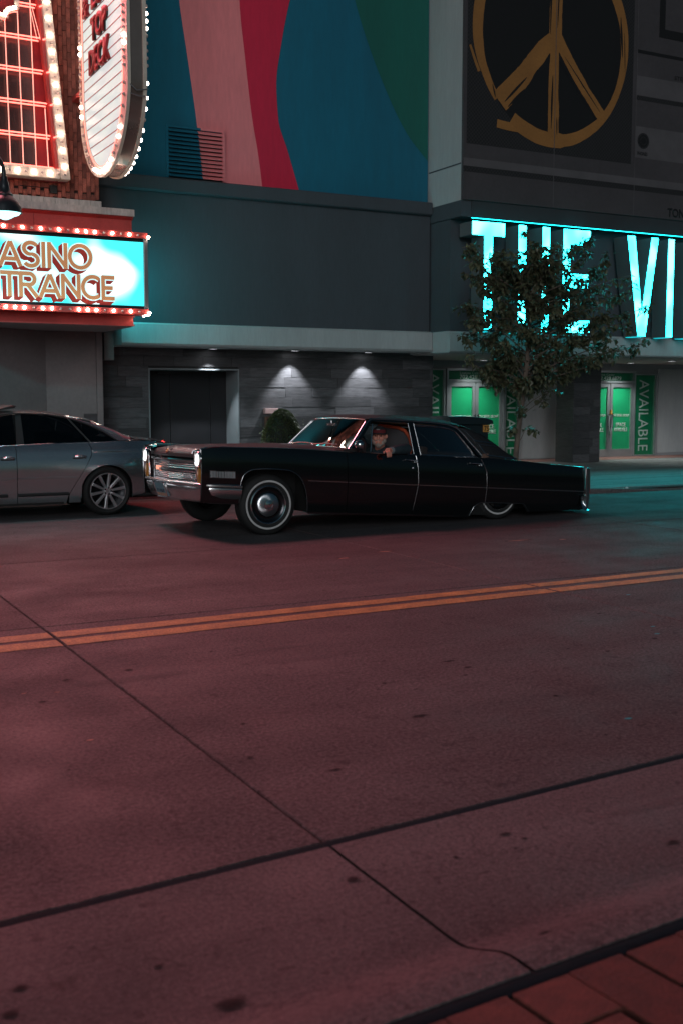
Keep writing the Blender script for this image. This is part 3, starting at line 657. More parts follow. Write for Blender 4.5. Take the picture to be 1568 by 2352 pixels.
fr2 = doors(19.30, 20.13, 20.94, 'b')
wob(MB().box(20.06, 20.11, 22.74, 22.8, 1.18, 1.30), 'lock_box', 'orange_plate', fr2, bev=.006)
wob(MB().tube([(20.09 + .05*math.cos(a), 22.78, .95 + .22*math.sin(a)) for a in [R(i*20) for i in range(18)]], .014, 6, closed=True).box(20.05, 20.13, 22.75, 22.81, .64, .76), 'chain', 'gray_metal', fr2, smooth=40)
wob(MB().box(17.22, 18.4, 22.925, 22.95, .08, 2.4), 'wall_panel', 'white_stucco', cb, bev=.004)
wob(MB().box(17.175, 17.215, 22.9, 22.95, .07, 2.45), 'wall_strip', 'black_trim', cb)
wob(B(21.86, 28, 22.925, 22.95, .13, 2.4), 'wall_panel', 'white_stucco', cb, bev=.004)
pl = wob(B(17.56, 18.36, 21.22, 21.84, 0.05, 2.53), 'pillar', 'grout', cb)
for r in range(13):
    z0 = .07 + r*.19
    a = 17.55
    while a < 18.36:
        b = min(a + random.choice((.8, .5, .6)), 18.37)
        if 18.37 - b < .12: b = 18.37
        wob(B(a, b-.003, 21.2 + random.uniform(-.003, .003), 21.23, z0, min(z0+.187, 2.515)), 'plank', 'stone_plank', pl, bev=.001); a = b
    wob(B(17.535 + random.uniform(-.003, .003), 17.565, 21.205, 21.85, z0, min(z0+.187, 2.515)), 'plank', 'stone_plank', pl, bev=.001)
for x, y in ((20.05, 20.6), (22.3, 20.2), (15.7, 22.3), (20.3, 22.3)):
    d = wob(MB().lathe([(.11, 2.516), (.11, 2.503), (.09, 2.5), (.088, 2.514)], 20, (x, y, 0)), 'downlight', 'gray_metal', cb)
    wob(MB().lathe([(.088, 2.507), (.0, 2.506)], 20, (x, y, 0)), 'lens', 'downlight', d)
    W(spot('storefront_lamp', (x, y, 2.49), (x, y + .25, 0), 150 if y > 22 else 60, 110, 0.8, (0.9, 1.0, 0.97), .05))
# --- illuminated letters
sg = thing('letter_sign', 'tall glowing teal letters THE VIR standing on the white canopy edge', 'sign', (15.0, 18.9, 2.955))
def letter(polys, name='letter'):
    """each stroke a box-section channel with a lit front"""
    body = MB(); face = MB()
    for P in polys:
        body.prism(P, 'y', 18.68, 19.12)
        c = Vector((sum(a for a, b in P)/len(P), sum(b for a, b in P)/len(P)))
        face.add([(a, 18.672, b) for a, b in P], [tuple(range(len(P)))])
    o = wob(body, name, 'letter_side', sg)
    bx = [a for P in polys for a, b in P if b < 3.0]
    wob(B(min(bx)+.02, max(bx)-.02, 18.72, 19.08, 2.925, 2.938), 'added_under_glow', 'added_under_glow', o)  # glowing strip added below each letter to tint the fascia teal
    wob(face, 'lit_face', 'letter_teal', o, recalc=False, merge=0); return o
zt, zb = 5.07, 2.97
letter([[(12.83, 4.81), (13.12, 4.81), (13.12, zb), (13.32, zb), (13.32, 4.81), (13.61, 4.81), (13.61, zt), (12.83, zt)]])
letter([[(13.96, zb), (14.145, zb), (14.145, 3.90), (14.56, 3.90), (14.56, zb), (14.74, zb), (14.74, zt), (14.56, zt), (14.56, 4.14), (14.145, 4.14), (14.145, zt), (13.96, zt)]])
letter([[(15.1, zb), (15.82, zb), (15.82, 3.22), (15.27, 3.22), (15.27, 3.89), (15.76, 3.89), (15.76, 4.17), (15.27, 4.17), (15.27, 4.77), (15.80, 4.77), (15.80, zt), (15.1, zt)]])
letter([[(16.82, zt-.02), (17.17, zb-.03), (17.38, zb-.03), (17.69, zt-.02), (17.50, zt-.02), (17.265, 3.42), (17.03, zt-.02)]])
letter([[(17.985, zb-.03), (18.155, zb-.03), (18.155, zt-.02), (17.985, zt-.02)]])
letter([[(18.62, zb-.03), (18.80, zb-.03), (18.80, 3.8), (18.98, 3.8), (19.2, zb-.03), (19.4, zb-.03), (19.17, 3.85), (19.34, 4.1), (19.36, 4.7), (19.2, 5.0), (18.98, zt-.02), (18.62, zt-.02)]])
cove = wob(B(12.95, 28, 18.86, 18.885, 5.160, 5.169), 'cove_strip', 'teal_lamp', sg)

# ================================================================ CASINO BUILDING (left)
ca = thing('casino_building', 'red brick casino front with a white stone base course, behind the neon signs', 'building', (3.5, 20.2, 0))
bw = wob(B(-6, 5.66, 19.63, 20.6, 4.85, 14.5), 'brick_wall', 'mortar', ca)
bm_ = B(-.0335, .0335, -.04, .04, -.117, .117).mesh('brick_unit', 'brick_red', bev=.003)
cnt = 0
for c in range(26):
    x = 5.662 - .0375 - c*.0725
    if x < 3.75: break
    off = (c % 2)*.12 + random.uniform(-.02, .02)
    for r in range(16):
        z = 5.135 + off + r*.2415
        if z > 8.7: break
        sx = 4.83 - (z - 5.25)*.089
        if x < sx - .05 and z > 5.4: continue
        W(share('brick', bm_, bw, (x, 19.62 + random.uniform(-.004, .004), z), (0, 0, 0))); cnt += 1
    if off > .05: share('brick', bm_, bw, (x, 19.62, 5.055), (0, 0, 0), (1, 1, .45))
for i in range(14):
    x1 = 5.69 - i*.2; wob(B(x1-.197, x1, 19.55, 19.66, 4.83, 5.0), 'base_stone', 'white_ledge', bw, bev=.003)
wob(MB().box(-2, 5.64, 19.95, 20.4, 0, 2.9), 'ground_wall', 'casino_wall', ca)
wob(B(5.645, 5.757, 19.92, 20.9, 0, 2.9), 'pilaster', 'casino_wall', ca, bev=.01)
wob(MB().prism([(4.75, 19.947), (1.6, 17.9), (1.6, 19.947)], 'z', 0.05, 2.775), 'angled_wall', 'casino_wall', ca)
wob(MB().box(5.4, 5.643, 19.93, 19.95, .06, 1.33), 'low_trim', 'stone_plank', ca)
# --- marquee
mq = thing('casino_marquee', 'lit cyan marquee reading CASINO ENTRANCE with red trim and rows of bulbs', 'marquee', (3.0, 19.0, 2.78))
wob(MB().box(-2, 5.79, 18.2, 19.95, 2.80, 4.55), 'canopy', 'red_metal', mq)
wob(B(-2, 5.785, 18.23, 19.9, 2.778, 2.80), 'canopy_soffit', 'soffit', mq)
wob(MB().prism([(19.6, 4.55), (18.10, 4.55), (18.10, 4.66), (19.6, 4.83)], 'x', -2, 5.81), 'cornice', 'white_ledge', mq)
wob(MB().prism([(18.2, 4.50), (18.14, 4.535), (18.14, 4.555), (18.2, 4.555)], 'x', -2, 5.80), 'cornice_moulding', 'red_metal', mq)
wob(MB().box(-2, 5.80, 18.17, 18.2, 2.93, 2.955).box(-2, 5.80, 18.17, 18.2, 2.79, 2.81), 'fascia_lip', 'red_metal', mq)
for x in (4.2, 2.8, 1.4): wob(B(x, x+.006, 18.196, 18.199, 4.29, 4.53), 'fascia_seam', 'sign_red_back', mq)
wob(MB().box(-2, 5.90, 17.93, 18.2, 3.0, 4.22), 'sign_box', 'black_trim', mq)
face = wob(B(2.0, 5.885, 17.915, 17.93, 3.10, 4.12), 'lit_face', 'marquee_face', mq)
wob(B(5.80, 5.93, 18.2, 19.85, 3.0, 4.22), 'side_box', 'black_trim', mq)
wob(B(5.93, 5.942, 18.22, 19.83, 3.10, 4.12), 'lit_face', 'marquee_side', mq)
wob(B(5.89, 5.955, 17.89, 18.2, 2.99, 4.2), 'end_frame', 'gray_metal', mq, bev=.004)
wob(B(-2, 5.95, 17.88, 18.19, 4.18, 4.27), 'bulb_strip', 'red_metal', mq); wob(B(-2, 5.95, 17.88, 18.19, 2.96, 3.05), 'bulb_strip', 'red_metal', mq)
bulb = MB().ball((0,0,0), .021, 8, 6).mesh('bulb_on', 'bulb_warm', smooth=80)
bulb_off = MB().ball((0,0,0), .020, 8, 6).mesh('bulb_off', 'neon_glass_off', smooth=80)
for i in range(27):
    x = 5.79 - i*.1415
    W(share('bulb', bulb if i % 4 in (1, 2, 3) and i % 7 != 2 else bulb_off, mq, (x, 17.87, 3.005)))
    W(share('bulb', bulb if i % 4 in (1, 3) or i == 6 else bulb_off, mq, (x, 17.87, 4.225)))
for i in range(4): W(share('bulb', bulb, mq, (5.955, 17.9 + i*.085, 2.965)))
W(share('bulb', bulb, mq, (5.96, 17.86, 2.99)))
W(share('bulb', bulb, mq, (5.965, 17.87, 4.2)))
# lettering: strokes of even weight with a dropped block shade
def arc(cx, cz, rx, rz, a0, a1, n=18): return [(cx + rx*math.cos(R(lerp(a0, a1, i/n))), cz + rz*math.sin(R(lerp(a0, a1, i/n)))) for i in range(n+1)]
GL = {'C': (0.86, [arc(.5, .5, .43, .43, 50, 310)]),
      'A': (0.92, [[(.06, 0), (.46, .94)], [(.46, .94), (.86, 0)], [(.22, .28), (.70, .28)]]),
      'S': (0.70, [arc(.35, .71, .27, .22, 30, 270) + arc(.35, .27, .28, .225, 90, -150)]),
      'I': (0.30, [[(.15, 0), (.15, 1)]]), 'N': (0.84, [[(.08, 0), (.08, 1)], [(.08, .93), (.74, .07)], [(.74, 0), (.74, 1)]]),
      'O': (1.02, [arc(.5, .5, .43, .43, 0, 360, 30)]), 'E': (0.64, [[(.08, 0), (.08, 1)], [(.08, .93), (.58, .93)], [(.08, .5), (.5, .5)], [(.08, .07), (.58, .07)]]),
      'T': (0.74, [[(.37, 0), (.37, .9)], [(.0, .93), (.74, .93)]]), 'R': (0.80, [[(.08, 0), (.08, 1)], [(.08, .93), (.42, .93)] + arc(.42, .71, .22, .22, 90, -90)[1:] + [(.08, .49)], [(.36, .48), (.74, 0)]])}
def ribbon(mb, pts, wd, y, ox, oz, sx, sz):
    P = [Vector((ox + a*sx, oz + b*sz)) for a, b in pts]; up, lo = [], []
    for i, q in enumerate(P):
        a = (P[i]-P[i-1]).normalized() if i else None; b = (P[i+1]-P[i]).normalized() if i < len(P)-1 else None
        t = (a+b).normalized() if a and b else (a or b); nn = Vector((-t.y, t.x))*wd/2
        up.append((q.x+nn.x, y, q.y+nn.y)); lo.append((q.x-nn.x, y, q.y-nn.y))
    mb.grid([up, lo])
def word(s, x_end, z0, h, cw):
    tot = sum(GL[c][0] for c in s); x = x_end - tot*cw
    for c in s:
        wd_ = GL[c][0]; o = None
        L = [('block_shade', 'print_dark', .094, [(-.0105*k, -.0105*k*.9) for k in range(0, 7)], 17.912), ('outline', 'print_pale', .094, [(0, 0)], 17.9080), ('letter', 'print_gold', .062, [(0, 0)], 17.9050)]
        root = None
        for nm, m, ww, offs, yy in L[::-1]:
            mb = MB()
            for k, (dx, dz) in enumerate(offs):
                for j, st_ in enumerate(GL[c][1]): ribbon(mb, st_, ww, yy + k*.00025 + j*.00006, x+dx, z0+dz, cw, h)
            if root is None: root = wob(mb, 'letter', m, face, recalc=False, merge=0)
            else: wob(mb, nm, m, mq, recalc=False, merge=0)
        x += wd_*cw
word('CASINO', 5.05, 3.63, .40, .388)
word('ENTRANCE', 5.42, 3.17, .385, .379)
# --- tall neon sign on the brick front
ns = thing('neon_sign', 'tapering bulb-framed sign with red neon rungs on the brick front', 'sign', (3.0, 19.3, 5.25))
xr = lambda z, o=0.0: 5.067 - (z - 5.25)*.0885 + o
xl = lambda z, o=0.0: 6.0 - xr(z, o)
ZT = 13.2
wob(MB().prism([(xl(5.25), 5.25), (xr(5.25), 5.25), (xr(ZT), ZT), (xl(ZT), ZT)], 'y', 19.44, 19.56), 'sign_body', 'sign_red_back', ns)
for i in range(14):                                                # polished panels behind the tubes
    a = 1.62 + i*.2095; wob(MB().prism([(a+.006, 5.42), (a+.2035, 5.42), (min(a+.2035-.01, xr(8.6, -.2)), 8.6), (a-.004, 8.6)], 'y', 19.425, 19.445), 'panel', 'mirror_panel', ns, bev=.002)
for sgn in (1, -1):
    f = (lambda z, o: (xr(z, o))) if sgn == 1 else (lambda z, o: 6.0 - xr(z, o))
    wob(MB().prism([(f(5.25, -.165), 5.25), (f(5.25, 0), 5.25), (f(ZT, 0), ZT), (f(ZT, -.15), ZT)], 'y', 19.2, 19.44), 'bulb_frame', 'cream_metal', ns, bev=.008)
    wob(MB().prism([(f(5.42, -.215), 5.42), (f(5.42, -.168), 5.42), (f(ZT, -.152), ZT), (f(ZT, -.21), ZT)], 'y', 19.26, 19.42), 'red_edge', 'red_metal', ns)
wob(B(1.11, 4.89, 19.202, 19.44, 5.25, 5.415), 'bulb_frame', 'cream_metal', ns, bev=.008)
for i in range(58):
    z = 5.33 + i*.131
    W(share('bulb', bulb if i % 2 else bulb_off, ns, (xr(z, -.082), 19.185, z)))
    if z > 8.4: W(share('bulb', bulb if i % 2 else bulb_off, ns, (xl(z, -.082), 19.185, z)))
for i in range(12): W(share('bulb', bulb if i % 2 else bulb_off, ns, (4.86 - i*.133, 19.185, 5.33)))
for i in range(15):
    z = 5.44 + i*.518
    for dz, o in ((.0, 0), (-.05, -.02)):
        a, b = max(xl(z, -.22), 1.0), xr(z, -.235 + o)
        wob(MB().tube([(a, 19.3 - .01*(dz != 0), z+dz+.02), (b-.02, 19.3, z+dz), (b, 19.3, z+dz-.006)], .0125, 8), 'neon_tube', 'neon_red', ns, smooth=80)
    wob(MB().tube([(xr(z, -.16), 19.2, z-.03), (xr(z, -.2), 19.3, z-.03)], .014, 6), 'tube_support', 'neon_red', ns)
for x in (4.10, 4.31, 4.52, 3.89, 3.68): wob(MB().tube([(x+.012, 19.335, 5.43), (x-.02, 19.335, 8.0), (x-.05, 19.335, 12.6)], .0085, 6), 'neon_tube', 'neon_pale', ns, smooth=80)
wob(MB().tube([(4.735, 19.335, 5.43), (4.70, 19.335, 6.4)], .009, 6), 'neon_tube', 'neon_pale', ns)
for dx in (0, .035): wob(MB().tube([(4.5+dx, 19.34, 7.98), (4.6+dx*1.6, 19.34, 7.5)], .006, 6), 'tube_stay', 'neon_pale', ns)
# scalloped crown above the rungs
cr = [(3.6, 7.72), (3.95, 7.76), (4.05, 7.735)] + [(4.05 + .2*(1-math.cos(R(a))), 7.735 + .155*math.sin(R(a))) for a in range(15, 91, 15)] + [(4.255, 8.1), (4.26, 8.6)]
rim = MB(); Pc = [Vector(q) for q in cr]; aa, bb, a2, b2 = [], [], [], []
for i, q in enumerate(Pc):
    t = (Pc[min(i+1, len(Pc)-1)]-Pc[max(i-1, 0)]).normalized(); nn = Vector((-t.y, t.x))*.035
    aa.append((q.x+nn.x, 19.16, q.y+nn.y)); bb.append((q.x-nn.x, 19.16, q.y-nn.y)); a2.append((q.x+nn.x, 19.3, q.y+nn.y)); b2.append((q.x-nn.x, 19.3, q.y-nn.y))
rim.grid([a2, aa, bb, b2]); wob(rim, 'crown_rim', 'cream_metal', ns, recalc=False)
wob(MB().prism([(q[0], q[1]) for q in cr] + [(3.2, 8.6), (3.2, 7.7)], 'y', 19.24, 19.3), 'crown_panel', 'sign_red_back', ns)
wob(MB().tube([(q[0]+.012, 19.2, q[1]-.05) for q in cr[:-2]], .009, 6), 'neon_tube', 'neon_red', ns)
for i in (1, 3, 4, 5, 7, 8): W(share('bulb', bulb if i % 2 else bulb_off, ns, (cr[i][0], 19.145, cr[i][1])))
la = bpy.data.lights.new('neon_sign_light', 'AREA'); la.shape = 'RECTANGLE'; la.size = 3.2; la.size_y = 4.0; la.energy = 1250; la.color = (1.0, 0.25, 0.30); la.spread = R(130)
lo = bpy.data.objects.new('neon_sign_light', la); C.objects.link(lo); lo.location = (3.0, 19.1, 10.6)
lo.rotation_euler = Vector((0.14, -1, -0.30)).to_track_quat('-Z', 'Y').to_euler()
wob(MB().tube([(4.3, 19.58, 5.16), (4.8, 19.58, 5.155)], .008, 6).box(4.8, 4.92, 19.53, 19.6, 5.07, 5.2), 'wall_conduit', 'black_trim', ca)
# --- blade sign
bs = thing('blade_sign', 'white readerboard blade sign with chrome edge and red letters TOP DECK', 'sign', (5.3, 17.7, 5.06))
def stad(yc, hw, zb_, rz, zt_, n=24): return [(yc + hw*math.cos(R(180 + 180*i/n)), zb_ + rz + rz*math.sin(R(180 + 180*i/n))) for i in range(n+1)]
def loop(o, hw): return stad(17.66, hw, o, 1.22, 11.5)
outer = loop(5.06, 1.30); inner = loop(5.23, 1.06)
wob(MB().prism(inner + [(inner[-1][0], 12), (inner[0][0], 12)], 'x', 5.20, 5.44), 'lit_face', 'blade_face', bs)
rimm = MB()
for side, x0, x1 in ((0, 5.185, 5.235), (1, 5.43, 5.48)):
    o_ = [(outer[0][0], 12)] + outer + [(outer[-1][0], 12)]; i_ = [(inner[0][0]+.0, 12)] + inner + [(inner[-1][0], 12)]
    rimm.grid([[(x0, a, b) for a, b in i_], [(x0, a, b) for a, b in o_], [(x1, a, b) for a, b in o_], [(x1, a, b) for a, b in i_], [(x0, a, b) for a, b in i_]])
wob(rimm, 'bulb_rim', 'cream_metal', bs, recalc=True)
o2 = loop(5.085, 1.275); o2 = [(o2[0][0], 12)] + o2 + [(o2[-1][0], 12)]
wob(MB().grid([[(5.235, a, b) for a, b in o2], [(5.43, a, b) for a, b in o2]]), 'chrome_edge', 'chrome_sheet', bs, smooth=50)
li = loop(5.215, 1.075); wob(MB().tube([(5.186, li[0][0], 11.8)] + [(5.186, a, b) for a, b in li] + [(5.186, li[-1][0], 11.8)], .011, 6), 'edge_neon', 'neon_red', bs, smooth=80)
mid = loop(5.145, 1.18); path = [(mid[0][0], 11.6 - i*.105) for i in range(50)] + mid + [(mid[-1][0], 6.36 + i*.105) for i in range(50)]
acc = 0; last = None; q = []
for a, b in path:
    if last is None or (Vector((a, b)) - last).length > .098: q.append((a, b)); last = Vector((a, b))
bl = MB().ball((0,0,0), .03, 8, 6).mesh('bulb_on_big', 'bulb_lit', smooth=80); bo = MB().ball((0,0,0), .028, 8, 6).mesh('bulb_off_big', 'neon_glass_off', smooth=80)
for i, (a, b) in enumerate(q):
    if b > 8.6: continue
    on = (i % 9 in (0, 1)) or (5.05 < b < 5.3)
    W(share('bulb', bl if on else bo, bs, (5.17, a, b)))
    on2 = (i % 8 in (2, 3, 4)) or b < 5.7
    W(share('bulb', bl if on2 else bo, bs, (5.49, a + (.09 if a > 17.66 else -.09), b - (.04 if b < 6.2 else 0))))
for i in range(24):
    z = 5.465 + i*.157; hw_ = 1.06 if z > 6.45 else 1.06*math.sqrt(max(.02, 1 - ((6.45 - z)/1.22)**2))
    wob(B(5.192, 5.199, 17.66 - hw_ + .02, 17.66 + hw_ - .02, z, z+.012), 'letter_rail', 'sign_red_back', bs)
def btext(s, y_far, y_near, z0, z1):
    for m, b_, dx in (('sign_red_back', .03, 5.195), ('black_trim', .055, 5.198)):
        o = share('letter_row', text_mesh('letter_row', s, y_far - y_near, z1 - z0, m, depth=.045 if m == 'sign_red_back' else .03, bold=b_), bs, (dx, y_far, z0), (0, 0, R(-90))); W(o)
btext('TOP', 18.14, 17.29, 7.2, 7.56); btext('DECK', 18.28, 17.19, 6.72, 7.1); btext('&', 18.6, 18.26, 7.66, 7.98); btext('LO', 18.08, 17.5, 7.68, 8.02)
wob(MB().box(5.22, 5.42, 18.9, 19.62, 6.62, 6.70).box(5.24, 5.42, 18.9, 19.62, 9.0, 9.1), 'wall_bracket', 'red_metal', bs)
wob(MB().tube([(5.5, 16.37, 6.12), (5.32, 16.36, 6.08), (5.22, 16.36, 6.16)], .008, 6).tube([(5.5, 16.37, 6.02), (5.35, 16.35, 6.0), (5.22, 16.36, 6.03)], .008, 6), 'loose_wire', 'gray_metal', bs)

# ================================================================ VINTAGE CAR (long black sedan, nose up, tail low)
YAW = R(2.0); KP = -0.0712; ROLL = -0.012
car = thing('vintage_car', 'long black vintage sedan with chrome grille and whitewall tyres driving past', 'car', (4.407, 12.917, 0), YAW)
def TB(x, y, z): return (x, y, z + KP*(x - .93) + ROLL*(y + .97))
def cp(mb, name, m, parent=None, smooth=None, bev=0.0, **k):
    mb.xf(TB); return mb.obj(name, m, parent or car, smooth, bev, **k)
HW = [(.1, .955), (.35, .978), (.7, .992), (1.1, 1.0), (4.3, 1.0), (5.0, .985), (5.9, .95)]
ZT_ = [(.13, .962), (.2, .985), (.314, 1.006), (.567, 1.012), (1.448, 1.034), (2.05, 1.03), (2.9, 1.034), (3.94, 1.046), (4.5, 1.045), (5.07, 1.02), (5.84, 1.0)]
PROF = [(.24, -.075), (.30, -.05), (.38, -.03), (.5, -.013), (.62, -.004), (.664, 0.0), (.70, 0.0), (.85, -.003), (.94, -.012), (1.0, -.024), (1.06, -.045)]
FA = [(.585, .36), (.609, .609), (.661, .712), (.77, .765), (.988, .781), (1.21, .773), (1.345, .718), (1.435, .58), (1.475, .40), (1.489, .268)]
RA = [(3.88, .28), (3.905, .35), (3.949, .414), (4.059, .462), (4.4, .466), (4.736, .465), (4.813, .412), (4.855, .358)]
def zbot(x):
    if .585 < x < 1.489: return smoothtab(FA, x)
    if x <= .585: return .36
    if x < 3.88: return .268
    if x < 4.855: return smoothtab(RA, x)
    return lerp(.358, .415, min(1, (x - 4.855)/1.0))
def lat(x, z): return smoothtab(HW, x) + smoothtab(PROF, z)
def panel(xa, xb, sgn, cols, nz=16, crown=(), flange=.03):
    """body side between two shut lines xa(z), xb(z); crown rows run inboard from the top edge"""
    rows = []
    for i, s in enumerate(cols):
        xn = lerp(xa(.7), xb(.7), s); zb_, zt_ = zbot(xn), smoothtab(ZT_, xn); r = []
        for k in range(nz + 1):
            z = lerp(zb_, zt_, k/nz); x = lerp(xa(z), xb(z), s); r.append((x, sgn*lat(x, z), z))
        x0, y0, z0 = r[0]; r = [(x0, y0 - sgn*flange, z0 + .004)] + r
        xe, ye, ze = r[-1]
        for dy, dz in crown: r.append((xe, ye - sgn*dy, ze + dz))
        rows.append(r)
    rows = [[(p[0], p[1] - sgn*flange, p[2]) for p in rows[0]]] + rows + [[(p[0], p[1] - sgn*flange, p[2]) for p in rows[-1]]]
    mb = MB(); mb.grid(rows)
    if sgn > 0: mb.f = [f[::-1] for f in mb.f]
    return mb
def cols_for(xa, xb, extra, n=22):
    xs = set(lerp(xa, xb, i/n) for i in range(n+1)) | set(x for x in extra if xa < x < xb)
    return [(x - xa)/(xb - xa) for x in sorted(xs)]
arc_x = [.585, .587, .592, .6, .609, .62, .635, .65, .67, .70, .74, .8, 1.25, 1.3, 1.34, 1.37, 1.4, 1.42, 1.44, 1.455, 1.465, 1.475, 1.482, 1.487, 1.4889, 1.4895]
arc_r = [3.875, 3.88, 3.885, 3.892, 3.9, 3.91, 3.925, 3.94, 3.96, 3.99, 4.03, 4.07, 4.1, 4.7, 4.74, 4.77, 4.79, 4.81, 4.825, 4.84, 4.85, 4.856]
c_ = lambda v: (lambda z: v)
shut1 = c_(2.022); 
def shut2(z): return interp([(.25, 2.98), (.4, 3.0), (.66, 3.052), (.85, 3.05), (1.04, 3.03)], z)
def shut3(z): return interp([(.25, 4.10), (.66, 4.128), (.88, 4.125), (.98, 4.08), (1.05, 4.04)], z)
G_ = .004
FCR = [(.012, .006), (.035, .009), (.10, .006), (.17, -.006), (.235, -.022), (.25, -.05)]
for sgn in (-1, 1):
    cp(panel(c_(.135), lambda z: shut1(z)-G_, sgn, cols_for(.135, 2.02, arc_x, 30), 18, FCR), 'front_fender', 'black_paint', smooth=32, recalc=False)
    d1 = cp(panel(lambda z: shut1(z)+G_, lambda z: shut2(z)-G_, sgn, cols_for(2.03, 3.04, []), 18, [(.012, .006), (.06, .010), (.115, .006), (.13, -.03)]), 'front_door', 'black_paint', smooth=32, recalc=False)
    d2 = cp(panel(lambda z: shut2(z)+G_, lambda z: shut3(z)-G_, sgn, cols_for(3.055, 4.12, arc_r, 24), 18, [(.012, .006), (.06, .010), (.115, .006), (.13, -.03)]), 'rear_door', 'black_paint', smooth=32, recalc=False)
    cp(panel(lambda z: shut3(z)+G_, c_(5.86), sgn, cols_for(4.13, 5.86, arc_r, 26), 18, FCR), 'rear_quarter', 'black_paint', smooth=32, recalc=False)
    for d, sh, a, b in ((d1, shut2, 2.844, 3.035), (d2, shut3, 3.84, 4.045)):
        cp(MB().tube([(sh(z)-.004, sgn*(lat(sh(z), z)+.001), z) for z in [lerp(.34, 1.03, i/24) for i in range(25)]], .0035, 6), 'edge_guard', 'chrome_brushed', d, smooth=60)
        yh = sgn*(lat(a, .96)+.022)
        h = cp(MB().tube([(a, yh, .975), (a+.1, yh+sgn*.004, .974), (b, yh, .972)], [.004, .009, .009], 8).ball((b-.02, yh+sgn*.004, .952), .016).ball((b-.055, yh, .95), .013).tube([(b-.01, yh, .97), (b-.01, yh-sgn*.03, .97)], .011, 8), 'door_handle', 'chrome', d, smooth=60)
    cp(MB().ball((2.97, sgn*(lat(2.97, .876)+.002), .876), .014, 10, 8, (1, .5, 1)), 'door_lock', 'chrome', d1, smooth=60)
    for a, b, par in ((1.476, 2.015, None), (2.03, 3.045, d1), (3.06, 4.12, d2), (4.135, 5.84, None)):
        mb = MB(); n = 20; xs = [lerp(a, b, i/n) for i in range(n+1)]
        mb.grid([[(x, sgn*(lat(x, .664+dz)+dy), .664+dz) for x in xs] for dz, dy in ((.007, 0), (.005, .006), (-.005, .006), (-.007, 0))])
        cp(mb, 'side_trim', 'chrome', par, smooth=60, recalc=False)
    # arch mouldings
    for tab, x0, x1 in ((FA, .6, 1.4885), (RA, 3.88, 4.855)):
        xs = [x for x in (arc_x if tab is FA else arc_r) + [lerp(x0, x1, i/20) for i in range(21)] if x0 <= x <= x1]; xs = sorted(set(xs))
        cp(MB().tube([(x, sgn*(lat(x, smoothtab(tab, x))+.003), smoothtab(tab, x)+.004) for x in xs], .0065, 6), 'arch_moulding', 'chrome_brushed', smooth=60)
    mb = MB(); xs = [lerp(1.5, 3.87, i/20) for i in range(21)]; mb.grid([[(x, sgn*(lat(x, .27)+dy), z) for x in xs] for z, dy in ((.262, -.02), (.266, .006), (.29, .006), (.294, -.004))]); cp(mb, 'rocker_trim', 'black_paint', smooth=60, recalc=False)
    # lamp pod at the nose
    mb = MB()
    for z, dx in [(.552, .045), (.60, .032), (.75, .018), (.88, .006), (.945, -.004), (.975, .03)]: pass
    zs = [.552, .60, .70, .80, .88, .935, .962]
    dxs = [.172, .165, .158, .150, .142, .134, .136]
    yo = lambda z: lat(.15, z); yi = .735
    rows = [[(.50, sgn*yi, z), (dx+.02, sgn*yi, z), (dx, sgn*(yi+.02), z), (dx-.004, sgn*(yi+.1), z), (dx, sgn*(yo(z)-.012), z), (dx+.012, sgn*yo(z), z)] for z, dx in zip(zs, dxs)]
    rows.append([(p[0]+.012, p[1], .972) for p in rows[-1]])
    mb.grid(rows); cp(mb, 'lamp_pod', 'black_paint', smooth=30, recalc=False)
    yc = .846
    bz = MB()
    ol = [(yc + .086*math.copysign(abs(math.cos(R(a)))**.62, math.cos(R(a))), .752 + .195*math.copysign(abs(math.sin(R(a)))**.5, math.sin(R(a)))) for a in range(0, 360, 10)]
    bz.grid([[(.150 + (.8-z)*.075 + dx, sgn*(yc + (y-yc)*s), .752 + (z-.752)*s) for y, z in ol] for dx, s in ((.02, 1.0), (-.012, 1.0), (-.02, .97), (-.012, .86), (.008, .80))], wrap=True)
    cp(bz, 'lamp_bezel', 'chrome', smooth=40)
    hl = cp(MB().lathe([(0.0, .118), (.03, .119), (.06, .124), (.080, .134), (.082, .15), (.0, .16)], 26, (0, sgn*yc, .852), 'x'), 'headlight', 'headlamp_lit', smooth=50)
    cp(MB().lathe([(.080, .118), (.092, .128), (.092, .145), (.08, .15)], 26, (0, sgn*yc, .852), 'x'), 'retaining_ring', 'chrome', hl, smooth=50)
    am = MB().lathe([(0.0, .128), (.04, .130), (.058, .140), (.060, .16)], 24, (0, 0, 0), 'x').xf(lambda x, y, z: (x, sgn*yc + y, .665 + z*1.55))
    cp(am, 'turn_signal', 'amber_lens', smooth=50)
    # cornering lamp
    y0 = lat(.38, .7); cl = cp(MB().add([(.225, sgn*lat(.225, .7)+sgn*.002, .652), (.54, sgn*lat(.54, .7)+sgn*.002, .652), (.54, sgn*lat(.54, .7)+sgn*.002, .738), (.225, sgn*lat(.225, .7)+sgn*.002, .738)], [(0, 1, 2, 3)]), 'cornering_lamp', 'chrome_brushed')
    for i in range(16):
        x = .238 + i*.0187; cp(B(x, x+.012, sgn*lat(x, .7) - .003, sgn*lat(x, .7) + sgn*(.010 if i not in (3, 4, 8) else .005), .66, .73), 'lens_rib', 'ribbed_lens', cl)
